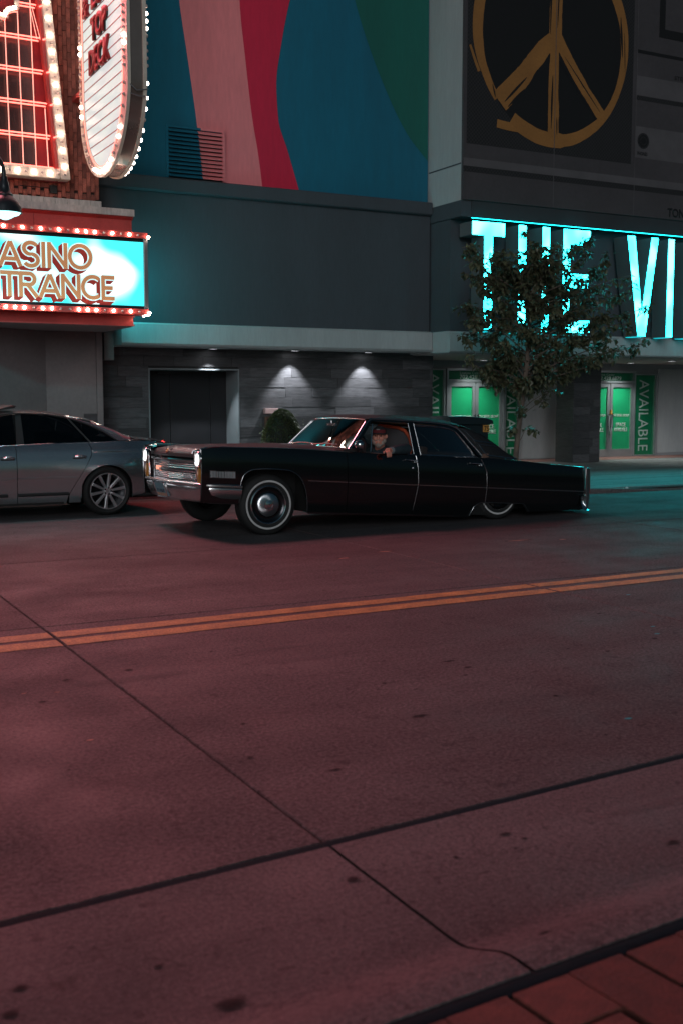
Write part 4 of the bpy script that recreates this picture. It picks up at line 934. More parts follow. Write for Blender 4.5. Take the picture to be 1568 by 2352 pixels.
# hood, cowl and deck
HZ = [(.105, .868), (.11, .90), (.135, .935), (.2, .972), (.3, .992), (.5, 1.012), (.75, 1.03), (1.3, 1.066), (1.72, 1.092), (2.05, 1.10)]
def hoodz(x, y):
    t = min(1, abs(y)/.735); h = smoothtab(HZ, x); e = smoothtab(ZT_, max(x, .2)) - .028
    f = 1 - max(0, (t - .45)/.55)**2.2
    crease = .006*math.exp(-((abs(y) - .36)/.03)**2) + .008*math.exp(-(y/.03)**2)
    if x < .25: e = min(e, h - .0)
    return e + (h - e)*f + crease*(1 if x > .15 else 0)
def nose(y): return .085*(abs(y)/.735)**1.3
hood = MB(); ys = [lerp(-.735, .735, i/44) for i in range(45)]
hx = [.105, .108, .112, .12, .135, .16, .2, .25, .32, .45, .6, .8, 1.0, 1.3, 1.6, 1.85]
rows = [[(x + nose(y)*(1 - (x-.105)/1.75), y, hoodz(x, y)) for y in ys] for x in hx]
rows = [[(p[0]+.05, p[1], p[2]) for p in rows[0]]] + rows
hood.grid(rows); hd = cp(hood, 'hood', 'dusty_black_paint', smooth=40, recalc=False)
cp(MB().add([(.09, -.04, .93), (.075, 0, .905), (.09, .04, .93), (.11, .03, .965), (.115, -.03, .965), (.10, 0, .945)], [(0, 1, 5), (1, 2, 5), (2, 3, 5), (3, 4, 5), (4, 0, 5)]), 'crest', 'amber_lens', hd, recalc=False)
cp(MB().tube([(.12, -.10, .955), (.085, 0, .895), (.12, .10, .955)], .007, 6), 'chevron', 'chrome', hd, smooth=50)
cowl = MB(); rows = [[(lerp(1.86, 2.16, t), y, lerp(hoodz(1.85, y), 1.075 if abs(y) < .6 else 1.06, t) - .004) for y in ys] for t in (0, .3, .6, 1)]
cowl.grid(rows); cp(cowl, 'cowl', 'dusty_black_paint', smooth=40, recalc=False)
deck = MB(); dx_ = [4.3 + i*.13 for i in range(13)]
rows = [[(x, y, (smoothtab(ZT_, x) - .03) + .035*(1 - (abs(y)/.735)**2)*(1 - max(0, (x-5.2)/.66)*.5)) for y in ys] for x in dx_]
rows.append([(5.88, p[1], .80) for p in rows[-1]]); rows.append([(5.86, p[1], .45) for p in rows[-1]])
deck.grid(rows); cp(deck, 'trunk_lid', 'black_paint', smooth=35, recalc=False)
# grille
gr = cp(MB().add([(.22, -.735, .86), (.13, 0, .86), (.22, .735, .86), (.24, .735, .56), (.15, 0, .56), (.24, -.735, .56)], [(0, 1, 4, 5), (1, 2, 3, 4)]), 'grille', 'under_black', recalc=False)
def gx(y, o=0): return .112 + .10*abs(y)/.735 + o
def gbar(z, h, o, m, nm='grille_bar', w_=.73):
    cp(MB().grid([[(gx(y, o+dx), y, z+dz) for y in (-w_, -.4, 0, .4, w_)] for dx, dz in ((.02, h), (0, h), (-.004, 0), (0, -h), (.02, -h))]), nm, m, gr, recalc=False)
gbar(.818, .013, -.022, 'chrome_satin', 'top_rail'); gbar(.703, .013, -.014, 'chrome_satin', 'middle_rail'); gbar(.578, .016, -.02, 'chrome_satin', 'lower_rail')
for z in (.785, .762, .738, .672, .652, .632, .612): gbar(z, .006, 0, 'chrome_satin')
for i in range(27):
    y = -.70 + i*.0538; cp(B(gx(y)+.012, gx(y)+.04, y-.007, y+.007, .58, .81), 'grille_fin', 'hub_dark', gr)
cp(MB().grid([[(gx(y, dx), y, z) for y in (-.735, 0, .735)] for dx, z in ((-.012, .868), (-.006, .842), (-.012, .832))]), 'fascia_strip', 'black_paint', gr, recalc=False)
for s in (-1, 1): cp(MB().tube([(gx(.735)-.01, s*.728, .57), (gx(.735)-.01, s*.728, .835)], .016, 8), 'grille_end', 'chrome_brushed', gr, smooth=50)
cp(B(.155, .19, .44, .55, .685, .735), 'grille_lamp', 'amber_on', gr, bev=.006)
cp(text_mesh and MB().add([(0,0,0),(0,0,0.0001),(0,0.0001,0)], [(0,1,2)]), 'badge_back', 'chrome', gr) if False else None
bt = text('badge', 'Cadillac', (0, 0, 0), .27, .075, 'chrome', gr, depth=.006, shear=.5)
bt.location = TB(.142, -.33, .612); bt.rotation_euler = (0, 0, R(-90) + math.atan(.10/.735))
# bumpers: one chrome bar swept round the nose
def bumper(path, prof, name):
    P = [Vector((a, b)) for a, b in path]; rows = []
    for i, p in enumerate(P):
        t = (P[min(i+1, len(P)-1)] - P[max(i-1, 0)]).normalized(); nn = Vector((t.y, -t.x))
        rows.append([(p.x + nn.x*o, p.y + nn.y*o, z) for o, z in prof])
    mb = MB(); mb.grid(rows); return mb
half = [(.045, 0), (.047, .2), (.055, .40), (.085, .47), (.10, .6), (.115, .75), (.135, .86), (.175, .935), (.25, .975), (.36, .995), (.5, 1.004), (.612, 1.006)]
path = [(x, -y) for x, y in half[::-1]] + half[1:]
bprof = [(-.09, .585), (.0, .583), (.012, .572), (.012, .556), (0, .548), (-.006, .535), (-.002, .52), (-.02, .46), (-.055, .39), (-.085, .358), (-.13, .35)]
fb = bumper(path, [(-o, z) for o, z in bprof], 'front_bumper'); fbo = cp(fb, 'front_bumper', 'chrome_satin', smooth=38, recalc=True)
lp = cp(B(.028, .052, -.02, .285, .375, .535).xf(lambda x, y, z: (x + (.535 - z)*.33, y, z)), 'license_plate', 'plate_blue', fbo, bev=.004)
cp(MB().grid([[(.0275 + (.535 - .377)*.33, y, .377), (.0275 + (.535 - .415)*.33, y, .415)] for y in (-.015, .28)]), 'plate_picture', 'plate_sand', lp, recalc=False)
pt = text('plate_number', '971 WDF', (0, 0, 0), .25, .075, 'plate_ink', lp, depth=.001, bold=.01); pt.location = TB(.053, .257, .425); pt.rotation_euler = (R(0), R(0), R(-90))
cp(MB().tube([(.026, -.03, .545), (.085, -.03, .365), (.085, .295, .365), (.026, .295, .545)], .009, 6, closed=True), 'plate_frame', 'chrome', lp, smooth=50)
rhalf = [(5.93, 0), (5.93, .5), (5.92, .8), (5.9, .93), (5.85, .965), (5.78, .972)]
rpath = [(x, y) for x, y in rhalf[::-1]] + [(x, -y) for x, y in rhalf[1:]]
cp(bumper(rpath, [(-.1, .60), (0, .60), (.01, .57), (0, .5), (-.03, .43), (-.08, .41)], 'b').xf(lambda x, y, z: (x, y, z)), 'rear_bumper', 'chrome', smooth=38, recalc=True)
for s in (-1, 1):
    tl = cp(MB().prism([(5.86, .42), (5.90, .42), (5.925, .62), (5.935, .86), (5.92, .99), (5.87, 1.0), (5.86, .99)], 'y', s*.945 - .035, s*.945 + .012*s), 'tail_fin', 'chrome', bev=.006)
    cp(B(5.925, 5.945, s*.945 - .022, s*.945 + .004, .64, .84), 'tail_lamp', 'tail_red', tl, bev=.004)
# greenhouse
def ys_(z): return .835 - (z - 1.04)*.36
def gh(pts, s): return [(x, s*ys_(z), z) for x, z in pts]
roof = MB(); rx = [2.44, 2.47, 2.52, 2.6, 2.75, 3.0, 3.3, 3.6, 3.8, 3.95]
RZC = [(2.44, 1.472), (2.5, 1.492), (2.6, 1.515), (2.85, 1.540), (3.3, 1.552), (3.7, 1.542), (3.97, 1.505), (4.12, 1.462), (4.315, 1.36), (4.46, 1.265), (4.6, 1.165), (4.77, 1.06)]
RZE = [(2.44, 1.455), (2.6, 1.468), (3.0, 1.475), (3.5, 1.478), (3.8, 1.465), (3.97, 1.44), (4.12, 1.40), (4.315, 1.315), (4.46, 1.225), (4.6, 1.135), (4.77, 1.055)]
ry = [-1, -.985, -.96, -.92, -.85, -.7, -.45, -.2, 0, .2, .45, .7, .85, .92, .96, .985, 1]
def roofpt(x, t):
    c, e = smoothtab(RZC, x), smoothtab(RZE, x); z = e + (c - e)*(1 - abs(t)**4.5); return (x + .03*(abs(t)**2)*(1 if x < 2.6 else 0), t*(ys_(e) + .012), z)
roof.grid([[roofpt(x, t) for t in ry] for x in rx + [4.04, 4.12, 4.22, 4.315, 4.46, 4.6, 4.77]]); rf = cp(roof, 'roof', 'vinyl', smooth=50, recalc=False)
front_roof = MB().grid([[(lambda q: (q[0]-.004, q[1]*1.002, q[2]+.004))(roofpt(x, t)) for t in ry] for x in [2.44, 2.47, 2.52, 2.58, 2.66, 2.75]]); cp(front_roof, 'roof_front', 'dusty_black_paint', rf, smooth=50, recalc=False)
cp(MB().grid([[(lambda q: (q[0]+.006, q[1], q[2]+.006))(roofpt(x, t)) for t in (-.62, -.3, 0, .3, .62)] for x in (4.2, 4.315, 4.46, 4.58)]), 'rear_window', 'rear_glass', rf, recalc=False)
cp(MB().grid([[(x, y*.66, 1.43), (x, y*.66*.98, 1.452)] for x, y in ((2.5, -1), (3.9, -1), (3.9, 1), (2.5, 1), (2.5, -1))]).add([(2.5, -.64, 1.45), (3.9, -.64, 1.45), (3.9, .64, 1.45), (2.5, .64, 1.45)], [(0, 1, 2, 3)]), 'headliner', 'interior_tan', rf, recalc=False)
DR = [(2.13, 1.055), (2.25, 1.18), (2.40, 1.345), (2.475, 1.428), (2.53, 1.462), (2.7, 1.470), (3.1, 1.475), (3.5, 1.474), (3.7, 1.462), (3.806, 1.435), (3.87, 1.40), (3.94, 1.33), (4.02, 1.235), (4.10, 1.15), (4.165, 1.075)]
for s in (-1, 1):
    # A pillar + roof rail + C edge as one bright moulding with a dark frame inside it
    P = [(x, s*(ys_(z)+.014), z) for x, z in DR]
    mb = MB(); rows = []
    for i, (x, z) in enumerate(DR):
        a = Vector(DR[max(i-1, 0)]); b = Vector(DR[min(i+1, len(DR)-1)]); t = (b-a).normalized(); nn = Vector((t.y, -t.x))
        wd = .05 if x < 2.52 else (.03 if x < 3.7 else .045)
        row = []
        for o, dy in ((-.012, .0), (-.010, .016), (.004, .016), (.008, .008), (wd, .006), (wd+.004, -.012), (wd+.004, -.04)):
            xx, zz = x + nn.x*o, z + nn.y*o; row.append((xx, s*(ys_(zz) + .004 + dy), zz))
        rows.append(row)
    mb.grid(rows); cp(mb, 'window_surround', 'black_paint', smooth=30, recalc=False)
    cp(MB().tube(P, .010, 8), 'drip_rail', 'chrome', smooth=60)
    cp(MB().tube([(x-.012, s*(ys_(z)+.004), z) for x, z in [(2.14, 1.07), (2.3, 1.245), (2.46, 1.425)]], .007, 6), 'pillar_trim', 'chrome_brushed', smooth=60)
    # C pillar side
    fe = [(3.84, 1.425), (3.90, 1.385), (3.97, 1.31), (4.05, 1.22), (4.13, 1.13), (4.2, 1.055)]
    re = [(4.06, 1.425), (4.17, 1.38), (4.30, 1.315), (4.45, 1.225), (4.6, 1.13), (4.74, 1.05)]
    cp(MB().grid([[(lerp(a[0], b[0], k/6), s*(ys_(lerp(a[1], b[1], k/6)) + .010 + .01*math.sin(math.pi*k/6)), lerp(a[1], b[1], k/6)) for k in range(7)] for a, b in zip(fe, re)]), 'rear_pillar', 'vinyl', smooth=50, recalc=False)
    for pts, r_ in (([(4.06, 1.29), (4.1, 1.268), (4.25, 1.262), (4.40, 1.250)], .007), ([(4.10, 1.235), (4.14, 1.226), (4.3, 1.22), (4.44, 1.212)], .005), ([(4.14, 1.22), (4.19, 1.14), (4.235, 1.09), (4.45, 1.078), (4.70, 1.062)], .007), ([(3.93, 1.40), (4.02, 1.33), (4.09, 1.262)], .006)):
        cp(MB().tube([(x, s*(ys_(z)+.024), z) for x, z in pts], r_, 6), 'pillar_moulding', 'chrome', smooth=60)
    # B pillar, vent post, window frames
    cp(MB().prism([(3.085, 1.03), (3.175, 1.03), (3.155, 1.45), (3.085, 1.45)], 'y', -.012, .012).xf(lambda x, y, z: (x, s*(ys_(z)+.0) + y, z)), 'pillar', 'black_paint')
    for a, b, r_ in (((3.08, 1.045), (3.078, 1.44), .008), ((3.182, 1.045), (3.162, 1.44), .008)):
        cp(MB().tube([(a[0], s*(ys_(a[1])+.014), a[1]), (b[0], s*(ys_(b[1])+.014), b[1])], r_*.7, 6), 'pillar_edge', 'chrome_brushed', smooth=60)
    cp(MB().tube([(2.445, s*ys_(1.05), 1.05), (2.54, s*ys_(1.36), 1.40)], .008, 6), 'vent_post', 'chrome', smooth=60)
    cp(MB().add([(2.15, s*ys_(1.055), 1.055), (2.445, s*ys_(1.055), 1.055), (2.535, s*ys_(1.40), 1.40), (2.49, s*ys_(1.40), 1.40)], [(0, 1, 2, 3)]), 'vent_glass', 'car_glass', recalc=False)
    wr = [(3.2, 1.05), (3.185, 1.418), (3.63, 1.416), (3.72, 1.405), (3.80, 1.375), (3.93, 1.225), (4.046, 1.06)]
    cp(MB().add(gh(wr, s), [tuple(range(len(wr)))]), 'door_glass', 'rear_glass', recalc=False)
    cp(MB().tube([(x, s*(ys_(z)+.008), z) for x, z in [(3.18, 1.422), (3.63, 1.42), (3.73, 1.408), (3.81, 1.375), (3.94, 1.225), (4.055, 1.06)]], .0075, 6), 'glass_trim', 'chrome', smooth=60)
    cp(MB().tube([(2.45, s*.865, 1.042), (3.07, s*.87, 1.046)], .006, 6).tube([(3.19, s*.87, 1.048), (4.06, s*.87, 1.058)], .006, 6), 'belt_trim', 'chrome', smooth=60)
    if s > 0: cp(MB().add([(2.455, s*ys_(1.05), 1.05), (3.08, s*ys_(1.05), 1.05), (3.08, s*ys_(1.43), 1.43), (2.56, s*ys_(1.43), 1.43)], [(0, 1, 2, 3)]), 'door_glass', 'car_glass', recalc=False)
ws = MB(); rows = []
for k in range(9):
    t = k/8; rows.append([(lerp(2.135, 2.475, t) - .035*(1-(y/.8)**2), y*lerp(1.0, .815, t), lerp(1.075, 1.452, t) + .012*(1-(y/.8)**2)) for y in [lerp(-.81, .81, j/16) for j in range(17)]])
ws.grid(rows); wso = cp(ws, 'windshield', 'car_glass', smooth=60, recalc=False)
cp(MB().tube(rows[0], .007, 6).tube(rows[-1], .008, 6), 'windshield_trim', 'chrome_brushed', wso, smooth=60)
for y0, y1 in ((-.15, -.62), (.45, .0)): cp(MB().tube([(2.0, y0, 1.105), (2.05, (y0+y1)/2, 1.125), (2.10, y1, 1.12)], [.01, .009, .006], 6).ball((2.0, y0, 1.10), .022), 'wiper', 'chrome', smooth=60)
cp(MB().tube([(2.36, .0, 1.37), (2.36, .0, 1.43)], .01, 6).box(2.35, 2.375, -.11, .11, 1.345, 1.395), 'rear_view_mirror', 'chrome_brushed', wso)
mi = cp(MB().tube([(2.20, -.95, 1.04), (2.15, -1.02, 1.09)], .016, 8).lathe([(0, -.05), (.045, -.035), (.06, .0), (.062, .03), (.0, .032)], 18, (2.15, -1.04, 1.125), 'x'), 'side_mirror', 'chrome', smooth=50)
# interior
cp(B(2.04, 4.3, -.9, .9, .42, .46), 'cabin_floor', 'interior_dark')
for s in (-1, 1): cp(MB().box(2.04, 4.3, s*.90 - .02, s*.90 + .02, .42, 1.02), 'door_card', 'interior_dark')
cp(MB().prism([(2.04, .5), (2.04, 1.06), (2.2, 1.08), (2.34, 1.05), (2.38, .95), (2.3, .6)], 'y', -.86, .86), 'dashboard', 'interior_dark', bev=.01)
cp(MB().tube([(2.5 + .1*math.cos(a)*0 + .07*math.sin(a), -.40 + .2*math.cos(a), 1.02 + .19*math.sin(a)) for a in [R(i*15) for i in range(24)]], .012, 6, closed=True).tube([(2.36, -.4, .9), (2.5, -.4, 1.02)], .02, 6), 'steering_wheel', 'interior_dark', smooth=50)
cp(MB().prism([(2.78, .5), (2.74, .74), (3.1, .72), (3.2, 1.16), (3.3, 1.15), (3.28, .5)], 'y', -.84, .84), 'front_seat', 'interior_dark', bev=.02)
hr = cp(MB().grid([[(2.93 + dx, y, z) for y, z in [(-.62 + .05*0, .8), (-.64, 1.0), (-.62, 1.22), (-.56, 1.33), (-.44, 1.385), (-.1, 1.40), (.1, 1.37)]] for dx in (-.03, .03)]), 'seat_back', 'seat_gray', smooth=40, recalc=False) if False else None
so = [(3.19, -.62, .9), (3.19, -.63, 1.15), (3.17, -.60, 1.27), (3.15, -.53, 1.345), (3.13, -.42, 1.38), (3.10, -.2, 1.40), (3.08, .0, 1.405)]
cp(MB().tube(so, .024, 8), 'seat_rim', 'seat_orange', smooth=60)
cp(MB().add(so + [(3.08, .0, .9)], [tuple(range(8))]), 'seat_cloth', 'seat_gray', recalc=False)
cp(MB().prism([(3.72, .5), (3.70, .74), (4.05, .72), (4.15, 1.10), (4.28, 1.12), (4.3, .5)], 'y', -.84, .84), 'rear_seat', 'interior_tan', bev=.02)
cp(MB().prism([(3.24, .95), (3.20, 1.075), (4.2, 1.10), (4.25, .95)], 'y', .30, .70), 'package_tray', 'interior_tan', bev=.01)
cp(MB().tube([(3.24, .78, 1.36), (3.42, .80, 1.08)], .02, 6), 'seat_belt', 'chrome_brushed')
cp(MB().tube([(2.6, .15, 1.41), (2.6, .15, 1.1)], .004, 4), 'mirror_beads', 'chrome', smooth=60)
W3 = text('glass_lettering', 'RENO', (0, 0, 0), .22, .075, 'seat_gray', car, depth=.001, bold=.02); W3.location = TB(3.55, .70, 1.25)
# underbody and wheel wells
cp(MB().box(.3, 2.04, -.62, .62, .36, .93).box(.22, .58, -.72, .72, .38, .86).box(1.5, 2.04, -.92, .92, .3, .95).box(4.3, 5.84, -.62, .62, .38, .94).box(4.9, 5.84, -.9, .9, .4, .9).box(2.04, 4.3, -.92, .92, .30, .42).box(1.5, 3.9, -.93, .93, .285, .3), 'underbody', 'under_black')
cp(MB().box(4.3, 4.9, -.9, -.62, .75, .9).box(4.3, 4.9, .62, .9, .75, .9), 'wheel_housing', 'under_black')
# wheels (not pitched with the body)
def tyre_mesh(r, wd, rim, name):
    h = wd/2; pr = [(rim, -h*.80), (rim+.015, -h*.92), (lerp(rim, r, .5), -h*1.03), (r-.03, -h*.93), (r-.008, -h*.75), (r, -h*.4), (r, 0), (r, h*.4), (r-.008, h*.75), (r-.03, h*.93), (lerp(rim, r, .5), h*1.03), (rim+.015, h*.92), (rim, h*.8)]
    return MB().lathe(pr, 56, axis='y').mesh(name, 'tyre', smooth=50)
TY = tyre_mesh(.358, .21, .20, 'tyre_round')
TREAD = MB().lathe([(.3592, -.06), (.3592, -.052)], 56, axis='y').lathe([(.3592, -.004), (.3592, .004)], 56, axis='y').lathe([(.3592, .052), (.3592, .06)], 56, axis='y').mesh('tread', 'under_black')
WWm = MB().lathe([(.268, -.1085), (.271, -.1098), (.287, -.1098), (.290, -.1085)], 56, axis='y').mesh('whitewall_band', 'whitewall')
def hubcap():
    o = MB().lathe([(.232, -.085), (.230, -.104), (.221, -.111), (.212, -.104)], 48, axis='y').mesh('hub_rim', 'chrome', smooth=40)
    d = MB().lathe([(.212, -.104), (.19, -.086), (.15, -.082), (.135, -.090)], 48, axis='y').mesh('hub_well', 'hub_dark', smooth=40)
    f = MB(); n = 48
    f.lathe([(.137, -.094), (.12, -.106), (.06, -.112)], n, axis='y'); ff = f.mesh('hub_face', 'spun_metal', smooth=40)
    c = MB().lathe([(.062, -.108), (.058, -.122), (.045, -.124), (.042, -.118), (.025, -.122), (0, -.124)], 32, axis='y').mesh('hub_centre', 'chrome', smooth=40)
    return o, d, ff, c
HC = hubcap()
def wheel(x, y, s, steer=0):
    w_ = share('wheel', TY, car, (x, y, .358), (0, 0, (0 if s < 0 else math.pi) + steer))
    share('tread', TREAD, w_); share('whitewall', WWm, w_)
    for nm, me in zip(('wheel_trim', 'wheel_dish', 'hub_cap', 'hub_centre'), HC): share(nm, me, w_)
wheel(.97, -.865, -1, R(-2)); wheel(.97, .865, 1, R(-2)); wheel(4.37, -.83, -1); wheel(4.37, .83, 1)

# ================================================================ DRIVER
def fuse(mb, name, m, parent, vox=.007, smooth_it=6, loc=(0,0,0)):
    """union of overlapping solids as one continuous skin"""
    me = mb.mesh(name, m); o = bpy.data.objects.new(name, me); C.objects.link(o)
    r = o.modifiers.new('r', 'REMESH'); r.mode = 'VOXEL'; r.voxel_size = vox; r.use_smooth_shade = True
    s = o.modifiers.new('s', 'SMOOTH'); s.factor = .5; s.iterations = smooth_it
    dg = bpy.context.evaluated_depsgraph_get(); me2 = bpy.data.meshes.new_from_object(o.evaluated_get(dg)); bpy.data.objects.remove(o)
    me2.name = name; me2.materials.clear(); me2.materials.append(M[m]); me2.shade_smooth()
    o = bpy.data.objects.new(name, me2); C.objects.link(o); o.parent = parent; o.location = loc; return o
cs, sn = math.cos(YAW), math.sin(YAW)
def carw(x, y, z):
    x, y, z = TB(x, y, z); return Vector((4.407 + x*cs - y*sn, 12.917 + x*sn + y*cs, z))
dr = thing('person', 'driver in a dark cap and jacket leaning an arm out of the black car window', 'person', carw(2.79, -.5, .81), YAW)
hc = Vector((-.105, -.15, .445))                                       # head centre, looking out over the sill
look = R(-48)                                                        # turn of the head from car-forward (-x) towards the camera
fx = Vector((-math.cos(look), math.sin(look), 0)); sx_ = Vector((-fx.y, fx.x, 0))
def H(f, s, u): return hc + fx*f + sx_*s + Vector((0, 0, u))
body = MB()
body.tube([Vector((.02, 0, -.1)), Vector((.0, -.01, .1)), Vector((-.02, -.04, .24))], [.17, .19, .13], 14)
body.tube([Vector((-.0, -.22, .2)), Vector((-.02, -.04, .25)), Vector((-.0, .22, .2))], [.085, .10, .085], 12)
body.tube([Vector((-.03, -.05, .22)), hc + Vector((.02, .02, -.06))], [.07, .062], 12)
body.ball(hc, .1, 16, 12, (.92, .86, 1.16))
for f, s, u, r in ((.055, 0, -.075, .052), (.085, 0, -.06, .03), (.088, 0, .0, .02), (.10, 0, -.02, .017), (.092, 0, .018, .014), (.062, .04, -.02, .03), (.062, -.04, -.02, .03), (.078, .03, .035, .018), (.078, -.03, .035, .018), (.085, 0, -.052, .022), (0, .088, .0, .02), (0, -.088, .0, .02), (0, .09, .022, .014), (0, -.09, .022, .014)):
    body.ball(H(f, s, u), r, 10, 8)
sh = Vector((.0, -.22, .2)); el = Vector((.12, -.43, .30)); wr_ = Vector((-.17, -.50, .285)); 
body.tube([sh, sh.lerp(el, .5) + Vector((.01, -.02, .02)), el], [.07, .062, .05], 12)
body.tube([el, el.lerp(wr_, .5), wr_], [.05, .044, .030], 12)
pk = wr_ + Vector((-.055, -.03, .0))
body.tube([wr_, pk], [.031, .040], 10)
for i, (dx, ln) in enumerate(((-.032, .046), (-.012, .052), (.010, .050), (.030, .042))):      # fingers hanging over the sill
    k0 = pk + Vector((dx*.9 - .005, -.02, -.004 + .004*(i in (1, 2)))); k1 = k0 + Vector((-.004, -.034, -.018)); k2 = k1 + Vector((.0, -.006, -ln*.8)); k3 = k2 + Vector((.004, .012, -.02))
    body.tube([k0, k1, k2, k3], [.0115, .0105, .0095, .0075], 8)
body.tube([wr_ + Vector((-.02, -.01, .0)), pk + Vector((-.045, .012, -.012)), pk + Vector((-.055, -.012, -.035))], [.014, .012, .009], 8)
bd = fuse(body, 'body', 'skin', dr, .006, 4)
jk = MB()
jk.tube([Vector((.02, 0, -.12)), Vector((.0, -.01, .1)), Vector((-.01, -.035, .235))], [.19, .21, .125], 14)
jk.tube([Vector((-.0, -.225, .2)), Vector((-.02, -.04, .25)), Vector((-.0, .22, .2))], [.10, .115, .10], 12)
jk.tube([sh, sh.lerp(el, .5) + Vector((.01, -.02, .02)), el, el.lerp(wr_, .5), el.lerp(wr_, .86)], [.09, .082, .072, .062, .05], 12)
fuse(jk, 'jacket', 'jacket', dr, .009, 3)
jc = MB().lathe([(.088, 0), (.086, .05), (.07, .065)], 16).xf(lambda x, y, z: Vector((-.03, -.05, .25)) + Vector((x, y, z)) ); jc.obj('collar', 'jacket', dr, smooth=50)
cu = MB().tube([el.lerp(wr_, .84), el.lerp(wr_, .95)], .045, 12); cu.obj('cuff', 'cuff_cloth', dr, smooth=50)
bdm = MB()
for f, s, u, r in ((.06, 0, -.098, .046), (.05, .04, -.075, .035), (.05, -.04, -.075, .035), (.085, 0, -.092, .028), (.03, .065, -.05, .03), (.03, -.065, -.05, .03), (.098, .018, -.040, .011), (.098, -.018, -.040, .011)): bdm.ball(H(f, s, u), r, 10, 8)
fuse(bdm, 'beard', 'beard', dr, .005, 2)
cap = MB(); rows = []
for k in range(7):
    a = R(k*15); rows.append([H(.1*math.cos(a)*math.cos(b)*1.02, .094*math.cos(a)*math.sin(b)*1.05, .035 + .105*math.sin(a)) for b in [R(i*15) for i in range(24)]])
cap.grid(rows, wrap=True); co = cap.obj('cap', 'cap_black', dr, smooth=50)
MB().grid([[H(.10*math.cos(b)*1.055, .1*math.sin(b)*1.0, .050) for b in [R(-60 + i*10) for i in range(13)]], [H(.095*math.cos(b)*1.045, .096*math.sin(b)*1.0, .092) for b in [R(-60 + i*10) for i in range(13)]]]).obj('cap_front', 'cap_red', co, smooth=50, recalc=False)
MB().grid([[H(.10*math.cos(b)*(1.0 + t*.62), .095*math.sin(b)*(1+.1*t), .040 - .012*t + .012*(1-abs(b)/1.1)*t) for b in [R(-62 + i*8) for i in range(17)]] for t in (0, .4, .8, 1)]).obj('cap_peak', 'cap_black', co, smooth=50, recalc=False)
bdg = MB().tube([H(.1, -.02, .10), H(.105, -.008, .09), H(.104, 0, .105), H(.105, .008, .09), H(.1, .02, .10)], .003, 5); bdg.obj('cap_badge', 'whitewall', co)
for s in (-1, 1):
    MB().ball(H(.083, .033*s, .013), .0115, 8, 6, (1, 1, .7)).obj('eye', 'under_black', bd, smooth=60)

# ================================================================ SILVER SEDAN
sd = thing('silver_sedan', 'silver four door sedan with ten spoke wheels cut by the left edge', 'car', (4.395, 16.0, 0))
SP = [(.15, -.07), (.24, -.04), (.3, -.02), (.42, -.008), (.55, .0), (.66, .002), (.78, -.008), (.88, -.035), (.95, -.06), (1.0, -.082), (1.05, -.10)]
SZT = [(-3.75, .62), (-3.4, .76), (-2.8, .87), (-2.0, .94), (-1.45, .965), (-.78, .988), (0.0, 1.0), (.2, 1.012), (.40, 1.022), (.65, 1.0), (.85, .985), (1.02, .95)]
PLAN = [(-3.72, .0), (-3.70, .35), (-3.6, .62), (-3.4, .78), (-3.1, .875), (-2.7, .92), (-2.0, .93), (-.6, .93), (.0, .945), (.15, .936), (.3, .903), (.45, .852), (.6, .782), (.74, .685), (.86, .55), (.94, .39), (.985, .2), (1.0, 0)]
def sbot(x, y):
    for c in (-2.85, 0.0):
        dx = x - c
        if abs(dx) < .372: return max(.2, .33 + .365*math.sqrt(max(0, 1 - (dx/.372)**2)) - (.13 if abs(dx) > .36 else 0))
    if x > .37: return lerp(.25, .30, min(1, (x-.37)/.4))
    return .195
def scurve(x0, x1, n=30, extra=()):
    """columns along the plan curve between two x positions"""
    xs = sorted(set([lerp(x0, x1, i/n) for i in range(n+1)] + [e for e in extra if x0 < e < x1]))
    return [(x, smoothtab([(a, b) for a, b in PLAN], x)) for x in xs]
AX = [c + d for c in (-2.85, 0) for d in (-.373, -.3715, -.369, -.365, -.36, -.35, -.335, -.315, -.29, -.25, -.2, .2, .25, .29, .315, .335, .35, .36, .365, .369, .3715, .373)]
def spanel(col, s, zlo=None, zhi=None, nz=18, lines=None, flange=.04, top=()):
    rows = []
    for x, hw in col:
        z0, z1 = (zlo(x, hw) if zlo else sbot(x, hw)), (zhi(x) if zhi else smoothtab(SZT, x)); r = []
        for k in range(nz+1):
            z = lerp(z0, z1, k/nz); ins = smoothtab(SP, z)*(1 if hw > .7 else max(.35, hw))
            bl = max(0, min(1, (z-.68)/.1)) 
            fl = .018*math.exp(-((x)**2/.16 + (z-.6)**2/.02)) + .018*math.exp(-((x+2.85)**2/.16 + (z-.6)**2/.02))
            sh_ = .012*math.exp(-((z-.90)/.03)**2)
            xx = x
            if x > .55: xx = x + .10*max(0, (z-.5))*(x-.55) - (.05*max(0, .5 - z)) + (.035*math.exp(-((z-.52)/.12)**2) if x > .8 else 0)
            r.append((xx, s*max(0, hw + ins + fl + sh_), z))
        r = [(r[0][0], r[0][1] - s*flange, r[0][2]+.01)] + r
        for dy, dz in top: r.append((r[-1][0], r[-1][1] - s*dy, r[-1][2] + dz))
        rows.append(r)
    mb = MB(); mb.grid(rows)
    if s > 0: mb.f = [f[::-1] for f in mb.f]
    return mb
